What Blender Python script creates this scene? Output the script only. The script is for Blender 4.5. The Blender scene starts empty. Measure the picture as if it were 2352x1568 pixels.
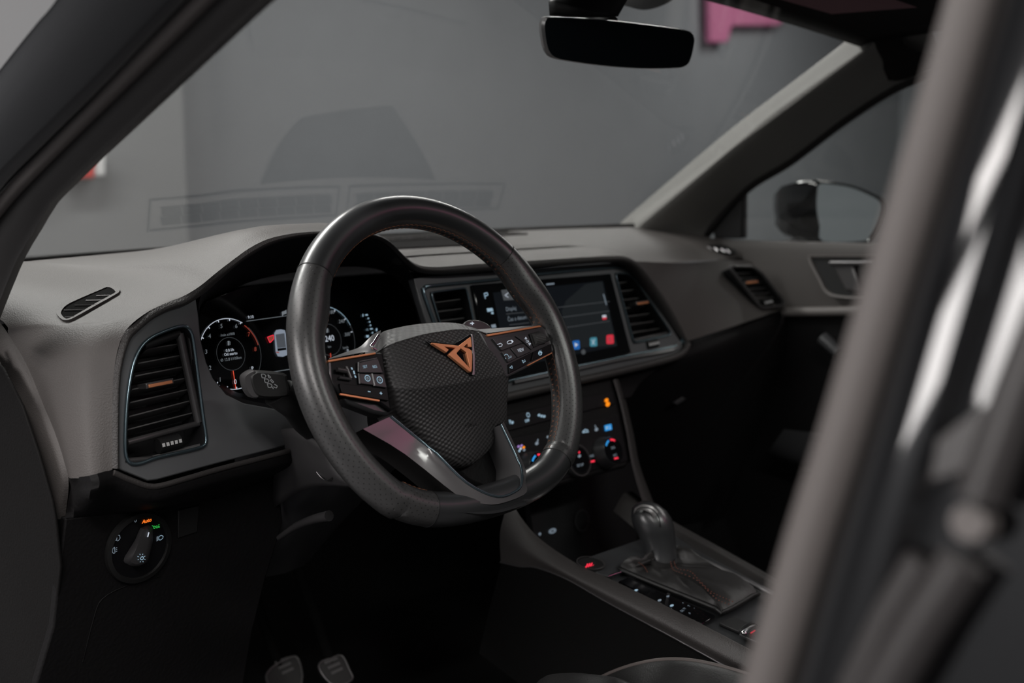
import bpy, bmesh, math, random
from mathutils import Vector as V, Matrix
random.seed(4)
R=math.radians
sc=bpy.context.scene
COL=sc.collection
# ------------------------------------------------------------------ camera
CAM=V((-1.158,-1.054,1.179)); HD,PT,F=R(45.98),R(8.63),2638.0
FW=V((math.sin(HD)*math.cos(PT),math.cos(HD)*math.cos(PT),-math.sin(PT)))
RT=V((math.cos(HD),-math.sin(HD),0)); UP=RT.cross(FW)
cd=bpy.data.cameras.new('camera'); cam=bpy.data.objects.new('camera',cd); COL.objects.link(cam)
cd.sensor_width=36; cd.lens=F*36/2352; cd.clip_start=.02
cam.matrix_world=Matrix.Translation(CAM)@Matrix((RT,UP,-FW)).transposed().to_4x4()
cd.dof.use_dof=True; cd.dof.focus_distance=1.18; cd.dof.aperture_fstop=cd.lens/10.5; cd.dof.aperture_blades=9
sc.camera=cam
# ------------------------------------------------------------------ world, lamps, exposure
w=bpy.data.worlds.new('world'); sc.world=w; w.use_nodes=True
w.node_tree.nodes['Background'].inputs[0].default_value=(.55,.6,.66,1)
w.node_tree.nodes['Background'].inputs[1].default_value=.006
sc.view_settings.view_transform='Standard'; sc.view_settings.look='None'
sc.view_settings.exposure=0.0; sc.view_settings.gamma=1.0; sc.view_settings.use_curve_mapping=False
def lamp(name,loc,size,power,col=(1,.955,.93),aim=None):
    l=bpy.data.lights.new(name,'AREA'); l.shape='RECTANGLE'; l.size,l.size_y=size; l.energy=power; l.color=col
    o=bpy.data.objects.new(name,l); COL.objects.link(o); o.location=loc
    d=(V(aim)-V(loc)) if aim else V((0,0,-1))
    o.rotation_euler=d.to_track_quat('-Z','Y').to_euler(); return o
# showroom ceiling strips hung over and around the car, one added as fill
def strip(x,y,lx,ly,pw,z=3.3): return lamp('ceiling_or_fill_strip_lamp',(x,y,z),(lx,ly),pw)
strip(-2.1,.2,.28,2.6,36)
strip(-5.9,.6,1.1,2.8,120,3.5)
lamp('wall_window',(-6.9,.6,2.75),(3.4,.9),105,(1,.96,.94),aim=(0,.6,2.2))
strip(-2.3,-2.7,.3,2.4,75)
strip(.3,-3.5,2.4,.3,75)  # added fill strip, shines through the roof glass onto the dash front
strip(-.75,2.1,2.5,.3,150)
strip(3.2,2.6,2.6,.3,70)
strip(3.4,-1.2,.3,2.6,35)
strip(7.2,2.4,.3,2.4,70)
# ------------------------------------------------------------------ pixel <-> car geometry helpers
def ray(x,y): return FW+RT*((x-1176)/F)+UP*((784-y)/F)
def PD(x,y,z): return CAM+ray(x,y)*z
def dep(p): return (V(p)-CAM).dot(FW)
def onA(a,val,x,y):
    d=ray(x,y); return CAM+d*((val-CAM[a])/d[a])
def onX(x,y,X): return onA(0,X,x,y)
def onY(x,y,Y): return onA(1,Y,x,y)
def onZ(x,y,Z): return onA(2,Z,x,y)
class Pl:
    def __init__(s,o,n,u=(1,0,0)):
        s.o=V(o); s.n=V(n).normalized(); u=V(u); u=u-s.n*u.dot(s.n); s.u=u.normalized(); s.v=s.n.cross(s.u)
    def P(s,x,y,off=0):
        d=ray(x,y); return CAM+d*((s.o+s.n*off-CAM).dot(s.n)/d.dot(s.n))
    def at(s,a,b,off=0): return s.o+s.u*a+s.v*b+s.n*off
    def ab(s,p): q=V(p)-s.o; return q.dot(s.u),q.dot(s.v)
    def L(s,pts,off=0): return [s.P(x,y,off) for x,y in pts]
def tilt(t,k=0):
    t=R(t); c=math.hypot(1,k); return V((k/c*math.cos(t),-math.cos(t)/c,math.sin(t)))
def cr(p0,p1,p2,p3,t):
    return .5*((2*p1)+(p2-p0)*t+(2*p0-5*p1+4*p2-p3)*t*t+(3*p1-p0-3*p2+p3)*t**3)
def spl(pts,n,closed=False):
    pts=[V(p) for p in pts]; m=len(pts); out=[]
    for i in range(m if closed else m-1):
        g=(lambda j:pts[j%m]) if closed else (lambda j:pts[min(max(j,0),m-1)])
        p0,p1,p2,p3=g(i-1),g(i),g(i+1),g(i+2)
        if not closed:
            if i==0: p0=2*p1-p2
            if i==m-2: p3=2*p2-p1
        for k in range(n): out.append(cr(p0,p1,p2,p3,k/n))
    if not closed: out.append(pts[-1])
    return out
def resamp(pts,n,closed=True):
    pts=[V(p) for p in pts]; q=pts+[pts[0]] if closed else pts
    L=[0]
    for a,b in zip(q,q[1:]): L.append(L[-1]+(b-a).length)
    out=[]; j=0
    for i in range(n):
        s=L[-1]*i/(n if closed else n-1)
        while j<len(L)-2 and L[j+1]<s: j+=1
        d=L[j+1]-L[j]; out.append(q[j].lerp(q[j+1],(s-L[j])/d if d else 0))
    return out
# ------------------------------------------------------------------ materials
MT={}
def mat(name,col,rough=.5,metal=0,spec=.5,coat=0,emit=None,es=0,bump=None,var=0,crough=.03):
    m=bpy.data.materials.new(name); m.use_nodes=True; nt=m.node_tree; N=nt.nodes; b=N['Principled BSDF']
    b.inputs['Base Color'].default_value=(*col,1); b.inputs['Roughness'].default_value=rough
    b.inputs['Metallic'].default_value=metal; b.inputs['Specular IOR Level'].default_value=spec
    b.inputs['Coat Weight'].default_value=coat; b.inputs['Coat Roughness'].default_value=crough
    if emit: b.inputs['Emission Color'].default_value=(*emit,1); b.inputs['Emission Strength'].default_value=es
    lk=nt.links.new
    def mth(op,a,c=None):
        n=N.new('ShaderNodeMath'); n.operation=op
        for i,x in enumerate((a,c)):
            if x is None: continue
            if isinstance(x,(int,float)): n.inputs[i].default_value=x
            else: lk(x,n.inputs[i])
        return n.outputs[0]
    tc=N.new('ShaderNodeTexCoord')
    if bump:
        kind,scale,st,dist=bump; bp=N.new('ShaderNodeBump'); bp.inputs['Strength'].default_value=st; bp.inputs['Distance'].default_value=dist
        if kind=='grain':
            t=N.new('ShaderNodeTexVoronoi'); t.inputs['Scale'].default_value=scale; t.feature='SMOOTH_F1'; lk(tc.outputs['Object'],t.inputs['Vector'])
            n2=N.new('ShaderNodeTexNoise'); n2.inputs['Scale'].default_value=scale*.6; n2.inputs['Detail'].default_value=2; lk(tc.outputs['Object'],n2.inputs['Vector'])
            h=mth('ADD',t.outputs['Distance'],mth('MULTIPLY',n2.outputs['Fac'],.7))
        elif kind=='noise':
            t=N.new('ShaderNodeTexNoise'); t.inputs['Scale'].default_value=scale; t.inputs['Detail'].default_value=3; lk(tc.outputs['Object'],t.inputs['Vector']); h=t.outputs['Fac']
        elif kind=='weave':
            def dt(v):
                n=N.new('ShaderNodeVectorMath'); n.operation='DOT_PRODUCT'; lk(tc.outputs['Object'],n.inputs[0]); n.inputs[1].default_value=v; return n.outputs['Value']
            h=mth('MULTIPLY',mth('SINE',dt((scale,0,0))),mth('SINE',dt((0,scale*1.7*math.sin(R(25.2)),scale*1.7*math.cos(R(25.2))))))
            mr=N.new('ShaderNodeMapRange'); mr.inputs[1].default_value=-1; mr.inputs[2].default_value=1; mr.inputs[3].default_value=.72; mr.inputs[4].default_value=1.28; lk(h,mr.inputs[0])
            mx=N.new('ShaderNodeVectorMath'); mx.operation='SCALE'; mx.inputs[0].default_value=col; lk(mr.outputs[0],mx.inputs['Scale']); lk(mx.outputs[0],b.inputs['Base Color'])
        elif kind=='ridge':
            sp=N.new('ShaderNodeSeparateXYZ'); lk(tc.outputs['UV'],sp.inputs[0]); h=mth('SINE',mth('MULTIPLY',sp.outputs[0],scale))
        elif kind=='perf':
            mp=N.new('ShaderNodeMapping'); mp.inputs['Rotation'].default_value=(0,0,R(45)); mp.inputs['Scale'].default_value=(scale,scale,1); lk(tc.outputs['UV'],mp.inputs[0])
            fr=N.new('ShaderNodeVectorMath'); fr.operation='FRACTION'; lk(mp.outputs[0],fr.inputs[0])
            sb=N.new('ShaderNodeVectorMath'); sb.operation='SUBTRACT'; sb.inputs[1].default_value=(.5,.5,0); lk(fr.outputs[0],sb.inputs[0])
            sp=N.new('ShaderNodeSeparateXYZ'); lk(sb.outputs[0],sp.inputs[0])
            d=mth('SQRT',mth('ADD',mth('MULTIPLY',sp.outputs[0],sp.outputs[0]),mth('MULTIPLY',sp.outputs[1],sp.outputs[1])))
            mr=N.new('ShaderNodeMapRange'); mr.inputs[1].default_value=.06; mr.inputs[2].default_value=.125; lk(d,mr.inputs[0]); h=mr.outputs[0]
            mx=N.new('ShaderNodeMix'); mx.data_type='RGBA'; mx.inputs[6].default_value=(.002,.002,.002,1); mx.inputs[7].default_value=(*col,1); lk(h,mx.inputs[0]); lk(mx.outputs[2],b.inputs['Base Color'])
        lk(h,bp.inputs['Height']); lk(bp.outputs[0],b.inputs['Normal'])
    if var:
        t=N.new('ShaderNodeTexNoise'); t.inputs['Scale'].default_value=3; lk(tc.outputs['Object'],t.inputs['Vector'])
        mx=N.new('ShaderNodeMix'); mx.data_type='RGBA'; mx.inputs[6].default_value=(*[c*(1-var) for c in col],1); mx.inputs[7].default_value=(*[c*(1+var) for c in col],1)
        lk(t.outputs['Fac'],mx.inputs[0]); lk(mx.outputs[2],b.inputs['Base Color'])
    MT[name]=m; return m
mat('pad',(.098,.089,.085),.55,bump=('grain',850,.30,.0008),var=.03)
mat('pad_top',(.15,.136,.13),.55,bump=('grain',850,.25,.0007))
mat('lip',(.046,.042,.041),.5,bump=('grain',800,.35,.0008))
mat('lip_hood',(.05,.046,.045),.5,bump=('grain',800,.5,.001))
mat('matt_dark',(.014,.013,.013),.95,spec=.08)
mat('black',(.012,.012,.0125),.5)
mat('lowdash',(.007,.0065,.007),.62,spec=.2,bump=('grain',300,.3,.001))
mat('decor',(.14,.144,.15),.35,bump=('noise',900,.05,.0004))
mat('bowl',(.012,.012,.013),.6,spec=.3)
mat('ridge_dark',(.010,.010,.010),.5)
mat('gloss',(.004,.004,.005),.06,spec=.5)
mat('panelgloss',(.006,.006,.007),.42,spec=.25)
mat('glass_black',(.003,.0035,.004),.04,spec=.5)
mat('satin',(.05,.05,.053),.32,spec=.6)
mat('satin2',(.13,.125,.127),.3,metal=.6)
mat('chrome',(.75,.75,.77),.12,metal=1)
mat('steel',(.42,.41,.42),.3,metal=1)
mat('trim_grey',(.21,.205,.21),.32,metal=.45)
mat('deck',(.045,.047,.05),.4)
mat('trim_gloss',(.125,.118,.122),.35,metal=.3,coat=.8,crough=.10)
mat('blueline',(.22,.30,.34),.25,metal=.9)
mat('copper',(.95,.38,.18),.36,metal=.5)
mat('slat',(.11,.108,.107),.42)
mat('inlay',(.22,.21,.21),.3,metal=.4)
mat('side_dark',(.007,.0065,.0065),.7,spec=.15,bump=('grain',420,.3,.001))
mat('shroud',(.048,.046,.048),.5)
mat('tray',(.085,.077,.074),.6)
mat('leather',(.032,.033,.035),.36,spec=.6,coat=.9,crough=.26,bump=('noise',700,.08,.0006))
mat('perf',(.046,.0455,.046),.4,spec=.6,coat=.8,crough=.3,bump=('perf',205,1.0,.0008))
mat('airbag',(.055,.053,.054),.45,spec=.5,bump=('weave',850,.7,.0006))
mat('thread',(.36,.15,.08),.6)
mat('thread_dark',(.13,.045,.03),.7)
mat('rubber',(.12,.108,.104),.5,spec=.4)
mat('rubber_dark',(.014,.013,.013),.55)
mat('paint',(.004,.004,.0045),.12,spec=.15,coat=.3)
mat('paint_b',(.006,.006,.0065),.07,coat=1.0)
mat('grey_metal',(.034,.031,.031),.4)
mat('boot',(.028,.027,.027),.45,bump=('noise',160,.25,.002))
mat('seat',(.02,.02,.02),.5,bump=('grain',500,.3,.0008))
mat('piping',(.10,.085,.08),.5)
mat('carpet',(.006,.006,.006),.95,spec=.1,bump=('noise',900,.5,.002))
mat('pillar_trim',(.20,.195,.185),.6,bump=('noise',900,.1,.0005))
mat('headliner',(.018,.017,.017),.9,spec=.1)
mat('pink_glow_mauve',(.25,.12,.14),.8)
mat('wall',(.232,.243,.258),.8,var=.05)
mat('wall_light',(.21,.215,.22),.8)
mat('floorm',(.10,.10,.105),.4,var=.1)
mat('pink',(.45,.14,.25),.7,emit=(.62,.18,.36),es=.13)
mat('pink_lit',(.3,.05,.15),.7,emit=(.9,.13,.38),es=2.6)
mat('red',(.6,.04,.03),.5); mat('white',(.75,.75,.75),.5)
mat('mirror',(.010,.014,.018),.25,spec=.3)
mat('mirror_glass',(.72,.76,.76),.03,metal=1)
mat('scr_a',(.004,.005,.006),.10,emit=(.10,.13,.17),es=.035)
mat('scr_b',(.004,.005,.006),.10,emit=(.16,.19,.21),es=.06)
def em(name,c,s): mat(name,(0.01,0.01,0.01),.6,emit=c,es=s)
em('e_white',(.8,.88,1),.62); em('e_grey',(.55,.62,.68),.26); em('e_dim',(.5,.55,.6),.10); em('e_icon',(.45,.66,.82),.6); em('e_icon2',(.42,.52,.62),.42)
em('e_red',(1,.10,.05),.75); em('e_dred',(1,.16,.10),.25); em('e_orange',(1,.20,.02),1.0); em('e_green',(.05,.8,.12),.55); em('e_led',(1,.03,.07),1.0); em('e_blue',(.03,.35,.85),.8); em('e_amber',(1,.26,.0),1.1)
em('e_teal',(.06,.30,.40),.6); em('e_redapp',(.8,.03,.06),.7); em('e_blueapp',(.01,.14,.5),.7); em('e_carb',(.4,.47,.58),.5); em('e_carg',(.15,.17,.2),.4); em('e_violet',(.5,.3,.8),.6)
mat('e_print',(.34,.36,.37),.6); em('e_text',(.42,.5,.58),.35)
def glassmat(name,tint,ior=1.5,boost=1.0):
    m=bpy.data.materials.new(name); m.use_nodes=True; nt=m.node_tree; N=nt.nodes; N.clear()
    o=N.new('ShaderNodeOutputMaterial'); mx=N.new('ShaderNodeMixShader'); t=N.new('ShaderNodeBsdfTransparent'); g=N.new('ShaderNodeBsdfGlossy'); fr=N.new('ShaderNodeFresnel')
    t.inputs[0].default_value=(*tint,1); g.inputs['Roughness'].default_value=0.012; fr.inputs[0].default_value=ior
    ml=N.new('ShaderNodeMath'); ml.operation='MULTIPLY'; ml.inputs[1].default_value=boost; ml.use_clamp=True
    nt.links.new(fr.outputs[0],ml.inputs[0]); nt.links.new(ml.outputs[0],mx.inputs[0]); nt.links.new(t.outputs[0],mx.inputs[1]); nt.links.new(g.outputs[0],mx.inputs[2]); nt.links.new(mx.outputs[0],o.inputs[0]); MT[name]=m
glassmat('glass',(.86,.90,.89),1.52,2.2); glassmat('glass_side',(.80,.85,.83),1.5,1.0)
# ------------------------------------------------------------------ object helpers
ORG={}
def thing(name,label,cat,loc,group=None):
    o=bpy.data.objects.new(name,None); o.empty_display_size=.05; COL.objects.link(o); o.location=loc; ORG[o]=V(loc)
    o['label']=label; o['category']=cat
    if group: o['group']=group
    return o
def tag(o,label,cat,group=None):
    o['label']=label; o['category']=cat
    if group: o['group']=group
    return o
def mk(name,vs,fs,m,parent=None,smooth=True,uvs=None,ang=38,label=None,org=None):
    vs=[V(v) for v in vs]
    if parent is not None: og=ORG[parent]
    else:
        og=V(org) if org is not None else sum(vs,V())/len(vs)
    me=bpy.data.meshes.new(name); me.from_pydata([tuple(v-og) for v in vs],[],fs)
    if uvs:
        ul=me.uv_layers.new(name='UVMap')
        for lp in me.loops: ul.data[lp.index].uv=uvs[lp.vertex_index]
    me.materials.append(MT[m] if isinstance(m,str) else m)
    if smooth:
        me.polygons.foreach_set('use_smooth',[True]*len(me.polygons)); me.set_sharp_from_angle(angle=R(ang))
    me.update()
    o=bpy.data.objects.new(name,me); COL.objects.link(o); ORG[o]=og
    if parent is not None: o.parent=parent
    else: o.location=og
    if label: o['label']=label
    return o
def bev(o,w,seg=2):
    b=o.modifiers.new('bevel','BEVEL'); b.width=w; b.segments=seg; b.limit_method='ANGLE'; b.angle_limit=R(35); return o
def fixn(o):
    bm=bmesh.new(); bm.from_mesh(o.data); bmesh.ops.recalc_face_normals(bm,faces=bm.faces); bm.to_mesh(o.data); bm.free(); return o
def plate(name,pts,n,depth,m,parent=None,bv=0,holes=(),seg=2,**kw):
    """front polygon (with holes) pushed back by depth along -n"""
    n=V(n).normalized(); bm=bmesh.new(); loops=[list(pts)]+[list(h) for h in holes]
    if holes:
        es=[]
        for lp in loops:
            vs=[bm.verts.new(p) for p in lp]
            for i in range(len(vs)): es.append(bm.edges.new((vs[i-1],vs[i])))
        bmesh.ops.triangle_fill(bm,use_beauty=True,use_dissolve=False,edges=es,normal=n)
    else: bm.faces.new([bm.verts.new(p) for p in pts])
    bm.normal_update()
    for f in bm.faces:
        if f.normal.dot(n)<0: f.normal_flip()
    r=bmesh.ops.extrude_face_region(bm,geom=list(bm.faces)); nv=[e for e in r['geom'] if isinstance(e,bmesh.types.BMVert)]
    for v in nv: v.co-=n*depth
    bmesh.ops.recalc_face_normals(bm,faces=bm.faces)
    bm.verts.index_update(); vs=[v.co.copy() for v in bm.verts]; fs=[[v.index for v in f.verts] for f in bm.faces]; bm.free()
    o=mk(name,vs,fs,m,parent,smooth=True,ang=32,**kw)
    if bv: bev(o,bv,seg)
    return o
def grid(name,rows,m,parent=None,su=4,sv=4,thick=0,closed=False,flip=False,**kw):
    """smooth sheet through rows of 3D points"""
    fine=[spl(r,su,closed) for r in rows]
    cols=[spl([f[i] for f in fine],sv) for i in range(len(fine[0]))]
    nc=len(cols); nr=len(cols[0]); vs=[cols[c][r] for r in range(nr) for c in range(nc)]
    uv=[None]*len(vs)
    for r in range(nr):
        s=0
        for c in range(nc):
            if c: s+=(vs[r*nc+c]-vs[r*nc+c-1]).length
            uv[r*nc+c]=[s,0]
    for c in range(nc):
        s=0
        for r in range(nr):
            if r: s+=(vs[r*nc+c]-vs[(r-1)*nc+c]).length
            uv[r*nc+c][1]=s
    # centre the u coordinate
    for r in range(nr):
        mid=uv[r*nc+nc//2][0]
        for c in range(nc): uv[r*nc+c][0]-=mid
    fs=[]
    for r in range(nr-1):
        for c in range(nc if closed else nc-1):
            d=(c+1)%nc; q=[r*nc+c,r*nc+d,(r+1)*nc+d,(r+1)*nc+c]; fs.append(q[::-1] if flip else q)
    o=mk(name,vs,fs,m,parent,uvs=uv,**kw)
    if thick:
        s=o.modifiers.new('solid','SOLIDIFY'); s.thickness=abs(thick); s.offset=-1 if thick>0 else 1
    return o
def tube(name,path,rad,m,parent=None,closed=False,ns=10,ref=None,ra=None,cap=True,uvs=False,**kw):
    """sweep of an ellipse: rad across, ra along ref"""
    path=[V(p) for p in path]; n=len(path); vs=[];uv=[];s=0
    rr=rad if isinstance(rad,(list,tuple)) else [rad]*n
    aa=ra if isinstance(ra,(list,tuple)) else ([ra]*n if ra else rr)
    a=None
    for i,p in enumerate(path):
        t=(path[(i+1)%n]-path[i-1]) if closed else (path[min(i+1,n-1)]-path[max(i-1,0)])
        t.normalize()
        if i: s+=(p-path[i-1]).length
        if ref is not None: a=V(ref)
        elif a is None: a=V((0,0,1)) if abs(t.z)<.9 else V((0,1,0))
        a=(a-t*a.dot(t)).normalized(); b=t.cross(a)
        for k in range(ns):
            q=2*math.pi*k/ns; vs.append(p+b*(math.cos(q)*rr[i])+a*(math.sin(q)*aa[i])); uv.append((s,k/ns*2*math.pi*(rr[i]+aa[i])/2))
    fs=[]
    for i in range(n if closed else n-1):
        j=(i+1)%n
        for k in range(ns):
            l=(k+1)%ns; fs.append([i*ns+k,i*ns+l,j*ns+l,j*ns+k])
    if cap and not closed: fs.append(list(range(ns))); fs.append([(n-1)*ns+k for k in range(ns)][::-1])
    o=mk(name,vs,fs,m,parent,uvs=uv if uvs else None,ang=60,**kw); fixn(o); return o
def box(name,c,s,m,parent=None,ax=None,bv=0,**kw):
    ax=ax or (V((1,0,0)),V((0,1,0)),V((0,0,1))); c=V(c); vs=[]
    for k in (-1,1):
        for j in (-1,1):
            for i in (-1,1): vs.append(c+ax[0]*(i*s[0]/2)+ax[1]*(j*s[1]/2)+ax[2]*(k*s[2]/2))
    o=mk(name,vs,[(0,2,3,1),(4,5,7,6),(0,1,5,4),(2,6,7,3),(0,4,6,2),(1,3,7,5)],m,parent,**kw); fixn(o)
    if bv: bev(o,bv)
    return o
def loft(name,A,B,m,parent=None,**kw):
    n=len(A); o=mk(name,list(A)+list(B),[[i,(i+1)%n,n+(i+1)%n,n+i] for i in range(n)],m,parent,**kw); return o
def multiloft(name,loops,m,parent=None,cap0=False,cap1=False,**kw):
    n=len(loops[0]); vs=[p for l in loops for p in l]; fs=[]
    for j in range(len(loops)-1):
        for i in range(n): fs.append([j*n+i,j*n+(i+1)%n,(j+1)*n+(i+1)%n,(j+1)*n+i])
    if cap0: fs.append(list(range(n))[::-1])
    if cap1: fs.append([(len(loops)-1)*n+i for i in range(n)])
    o=mk(name,vs,fs,m,parent,**kw); fixn(o); return o
def disc(pl,c,r,n=32,off=0,a0=0,a1=360):
    cu,cv=pl.ab(c); m=n if a1-a0>=360 else n+1
    return [pl.at(cu+r*math.cos(R(a0+(a1-a0)*i/n)),cv+r*math.sin(R(a0+(a1-a0)*i/n)),off) for i in range(m)]
def arcband(name,pl,c,r,wd,m,parent,a0=0,a1=360,off=.0008,n=48,th=.0003):
    A=disc(pl,c,r,n,off,a0,a1); B=disc(pl,c,r-wd,n,off,a0,a1); k=len(A); full=a1-a0>=360
    fs=[[i,(i+1)%k,k+(i+1)%k,k+i] for i in range(k if full else k-1)]
    return mk(name,A+B,fs,m,parent,smooth=False)
def seg(name,pl,p,q,wd,m,parent,off=.0008):
    a=pl.P(*p,off); b=pl.P(*q,off); t=(b-a).normalized(); s=pl.n.cross(t)*(wd/2)
    return mk(name,[a-s,b-s,b+s,a+s],[(0,1,2,3)],m,parent,smooth=False)
def flat(name,pl,pts,m,parent,off=.0008):
    return mk(name,pl.L(pts,off),[list(range(len(pts)))],m,parent,smooth=False)
def cyl(name,pl,c,r0,r1,z0,z1,m,parent,n=36,bv=0):
    o=multiloft(name,[disc(pl,c,r0,n,z0),disc(pl,c,r1,n,z1)],m,parent,cap0=True,cap1=True)
    if bv: bev(o,bv)
    return o
TX=[]
def text(s,pl,x,y,h,m,parent,off=.001,shear=0,name='lettering',sx=1.0,rot=0,bold=0):
    c=bpy.data.curves.new('t','FONT'); c.body=s; c.size=h*1.38; c.align_x='CENTER'; c.align_y='CENTER'; c.shear=shear; c.resolution_u=3; c.fill_mode='FRONT'; c.offset=bold
    o=bpy.data.objects.new('t',c); COL.objects.link(o); TX.append((o,pl,pl.P(x,y,off),m,parent,name,sx,rot))
def flush_text():
    bpy.context.view_layer.update(); dg=bpy.context.evaluated_depsgraph_get()
    for o,pl,p,m,parent,name,sx,rot in TX:
        me=bpy.data.meshes.new_from_object(o.evaluated_get(dg)); vs=[]
        ca,sa=math.cos(R(rot)),math.sin(R(rot))
        for v in me.vertices:
            a,b=v.co.x*sx,v.co.y; vs.append(p+pl.u*(a*ca-b*sa)+pl.v*(a*sa+b*ca))
        fs=[list(q.vertices) for q in me.polygons]
        if fs: mk(name,vs,fs,m,parent,smooth=False)
        cu=o.data; bpy.data.objects.remove(o); bpy.data.curves.remove(cu); bpy.data.meshes.remove(me)
def struct(o): o['kind']='structure'; return o
# ================================================================== SETTING: showroom
def wall(name,a,b,c,d,m): return struct(mk(name,[a,b,c,d],[(0,1,2,3)],m,smooth=False))
wall('floor',(-7.05,-6,0),(11,-6,0),(11,5,0),(-7,5,0),'floorm')
wall('ceiling',(-7.05,-6,3.6),(-7,5,3.6),(11,5,3.6),(11,-6,3.6),'wall')
wall('wall_front',(-7,4.6,0),(11,4.6,0),(11,4.6,3.6),(-7,4.6,3.6),'wall')
wall('wall_right',(10.6,-6,0),(10.6,5,0),(10.6,5,3.6),(10.6,-6,3.6),'wall')
wall('wall_left',(-7.0,-6,0),(-7.0,5,0),(-7.0,5,3.6),(-7.0,-6,3.6),'wall')
wall('wall_back',(-7,-5.6,0),(11,-5.6,0),(11,-5.6,3.6),(-7,-5.6,3.6),'wall')
# wall step to the left of the car's nose, its box and the pink sign
WF=Pl((0,4.6,1.2),(0,-1,0))
p=WF.P(312,400); box('wall_column',(p.x-1.0,4.35,1.8),(2.0,.5,3.6),'wall_light'); c=bpy.data.objects['wall_column']; tag(c,'pale wall projection seen through the lower left of the windscreen','wall column')
WC=Pl((0,4.1,1.2),(0,-1,0))
t=thing('hose_cabinet','small red and white box on the pale wall beyond the windscreen','box',WC.P(205,395))
plate('casing',WC.L([(150,340),(243,340),(243,405),(150,405)],.12),WC.n,.12,'white',t,.01)
plate('door',WC.L([(150,345),(219,345),(219,410),(150,410)],.14),WC.n,.02,'red',t,.01)
s=plate('pink_sign',[WF.P(x,y,.1) for x,y in [(1630,-80),(1880,-80),(1845,0),(1790,58),(1682,58),(1672,97),(1632,97)]],WF.n,.05,'pink',None,.01)
tag(s,'pink panel on the far wall seen through the top right of the windscreen','sign')
PB=Pl((1.95,-2.75,2.62),V((-.62,.66,-.42)))
s=plate('pink_screen',[PB.at(-.30,-.22),PB.at(.20,-.22),PB.at(.26,-.05),PB.at(.2,.25),PB.at(-.30,.25)],PB.n,.04,'pink_lit',None,.01); tag(s,'pink panel hung behind the car, mirrored in the wheel spoke','sign')
# ================================================================== CAR SHELL
def WS(X,t):
    yb=.42-.235*X*X; yt=-.12-.15*X*X; zb=1.065; zt=1.44-.12*X*X
    return V((X*(1-.06*t),yb+(yt-yb)*t,zb+(zt-zb)*t))
XS=[-.72,-.6,-.45,-.3,-.15,0,.15,.3,.45,.6,.64]
o=grid('window_1',[[WS(X,t) for X in XS] for t in (-.12,.2,.5,.8,1.08)],'glass',None,3,3); struct(o)
tube('windscreen_seal',spl([WS(X,-.005)+V((0,-.004,.002)) for X in XS],4),.006,'rubber_dark'); tag(bpy.data.objects['windscreen_seal'],'thin black seal along the foot of the windscreen behind the dashboard','seal')
# near pillar (left of frame)
t=thing('windscreen_pillar','glossy black pillar running diagonally across the upper left, nearest the viewer','pillar',(-.74,.05,1.0))
sil=[(260,-170),(146,0),(99,56),(50,116),(0,179),(-90,290),(-200,430)]
h1=[(610,-170),(440,0),(330,113),(224,222),(104,340),(0,447),(-110,600)]
h2=[(640,-170),(474,0),(370,102),(280,190),(100,372),(0,487),(-100,630)]
inn=[(800,-160),(612,0),(440,160),(317,275),(214,371),(115,470),(38,600),(-5,705),(-40,800)]
XO=-.80
def lineX(px,X): return [onX(x,y,X) for x,y in px]
def ext(pts,up=True,down=True):
    pts=list(pts); t0=(pts[0]-pts[1]).normalized(); t1=(pts[-1]-pts[-2]).normalized()
    if up:
        q=pts[0]+t0*.10; pts=[q+V((.05,-.95,.05)),q+V((.02,-.45,.045)),q+V((.0,-.12,.03)),q]+pts
    if down: pts=pts+[pts[-1]+t1*.12,pts[-1]+t1*.25]
    return pts
a=ext(lineX(sil,-.765)); d=ext(lineX(h1,-.765))
b=[p.lerp(q,.05)+V((-.006,-.002,.0)) for p,q in zip(a,d)]; c=[p.lerp(q,.5)+V((-.011,-.004,0)) for p,q in zip(a,d)]; c2=[p.lerp(q,.92)+V((-.006,-.002,0)) for p,q in zip(a,d)]
a2=[p+V((.05,.03,.0)) for p in a]
grid('outer_panel',[a2,a,b,c,c2,d],'paint',t,4,4)
sl=[p.lerp(q,.5) for p,q in zip(ext(lineX(h1,-.755)),ext(lineX(h2,-.755)))]
tube('door_seal',spl(sl,6),.0075,'rubber',t,ns=12)
e=resamp(lineX(h2,-.75),16,False); f=resamp(lineX(inn,-.735),16,False); e=ext(e,True,False); f=ext(f,True,False)
grid('inner_trim',[e,[p.lerp(q,.5)+V((-.004,-.002,0)) for p,q in zip(e,f)],[p.lerp(q,.93) for p,q in zip(e,f)],f,[p+V((.02,.03,-.0)) for p in f]],'rubber_dark',t,2,4)
tube('trim_edge',spl([p.lerp(q,.06)+V((-.004,0,0)) for p,q in zip(e,f)],3),.0022,'rubber',t,ns=8)
# far pillar (right)
t=thing('windscreen_pillar','grey trimmed pillar on the passenger side between windscreen and side window','pillar',(.64,.2,1.05))
ge=[(1380,560),(1425,514),(1555,402),(1690,289),(1840,175),(1979,69),(2090,-20)]
lb=[(1440,560),(1484,516),(1631,392),(1710,325),(1788,260),(2003,108),(2120,20)]
we=[(1640,580),(1616,540),(1709,433),(1812,367),(1935,274),(2057,196),(2170,154)]
def ZL(px,f): return [f(i,x,y) for i,(x,y) in enumerate(px)]
A=[onX(x,y,.63) for x,y in ge]; B=[onX(x,y,.605) for x,y in lb]; Cc=[onX(x,y,.69) for x,y in we]
grid('pillar_lining',[[p+(p-CAM)*.03 for p in A],A,[p.lerp(q,.5)+V((-.004,-.006,.0)) for p,q in zip(A,B)],B,[p.lerp(q,.5)+V((-.0,-.004,-.004)) for p,q in zip(B,Cc)],Cc],'pillar_trim',t,4,4)
sw=[onX(x,y,.70) for x,y in we[1:]]
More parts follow.
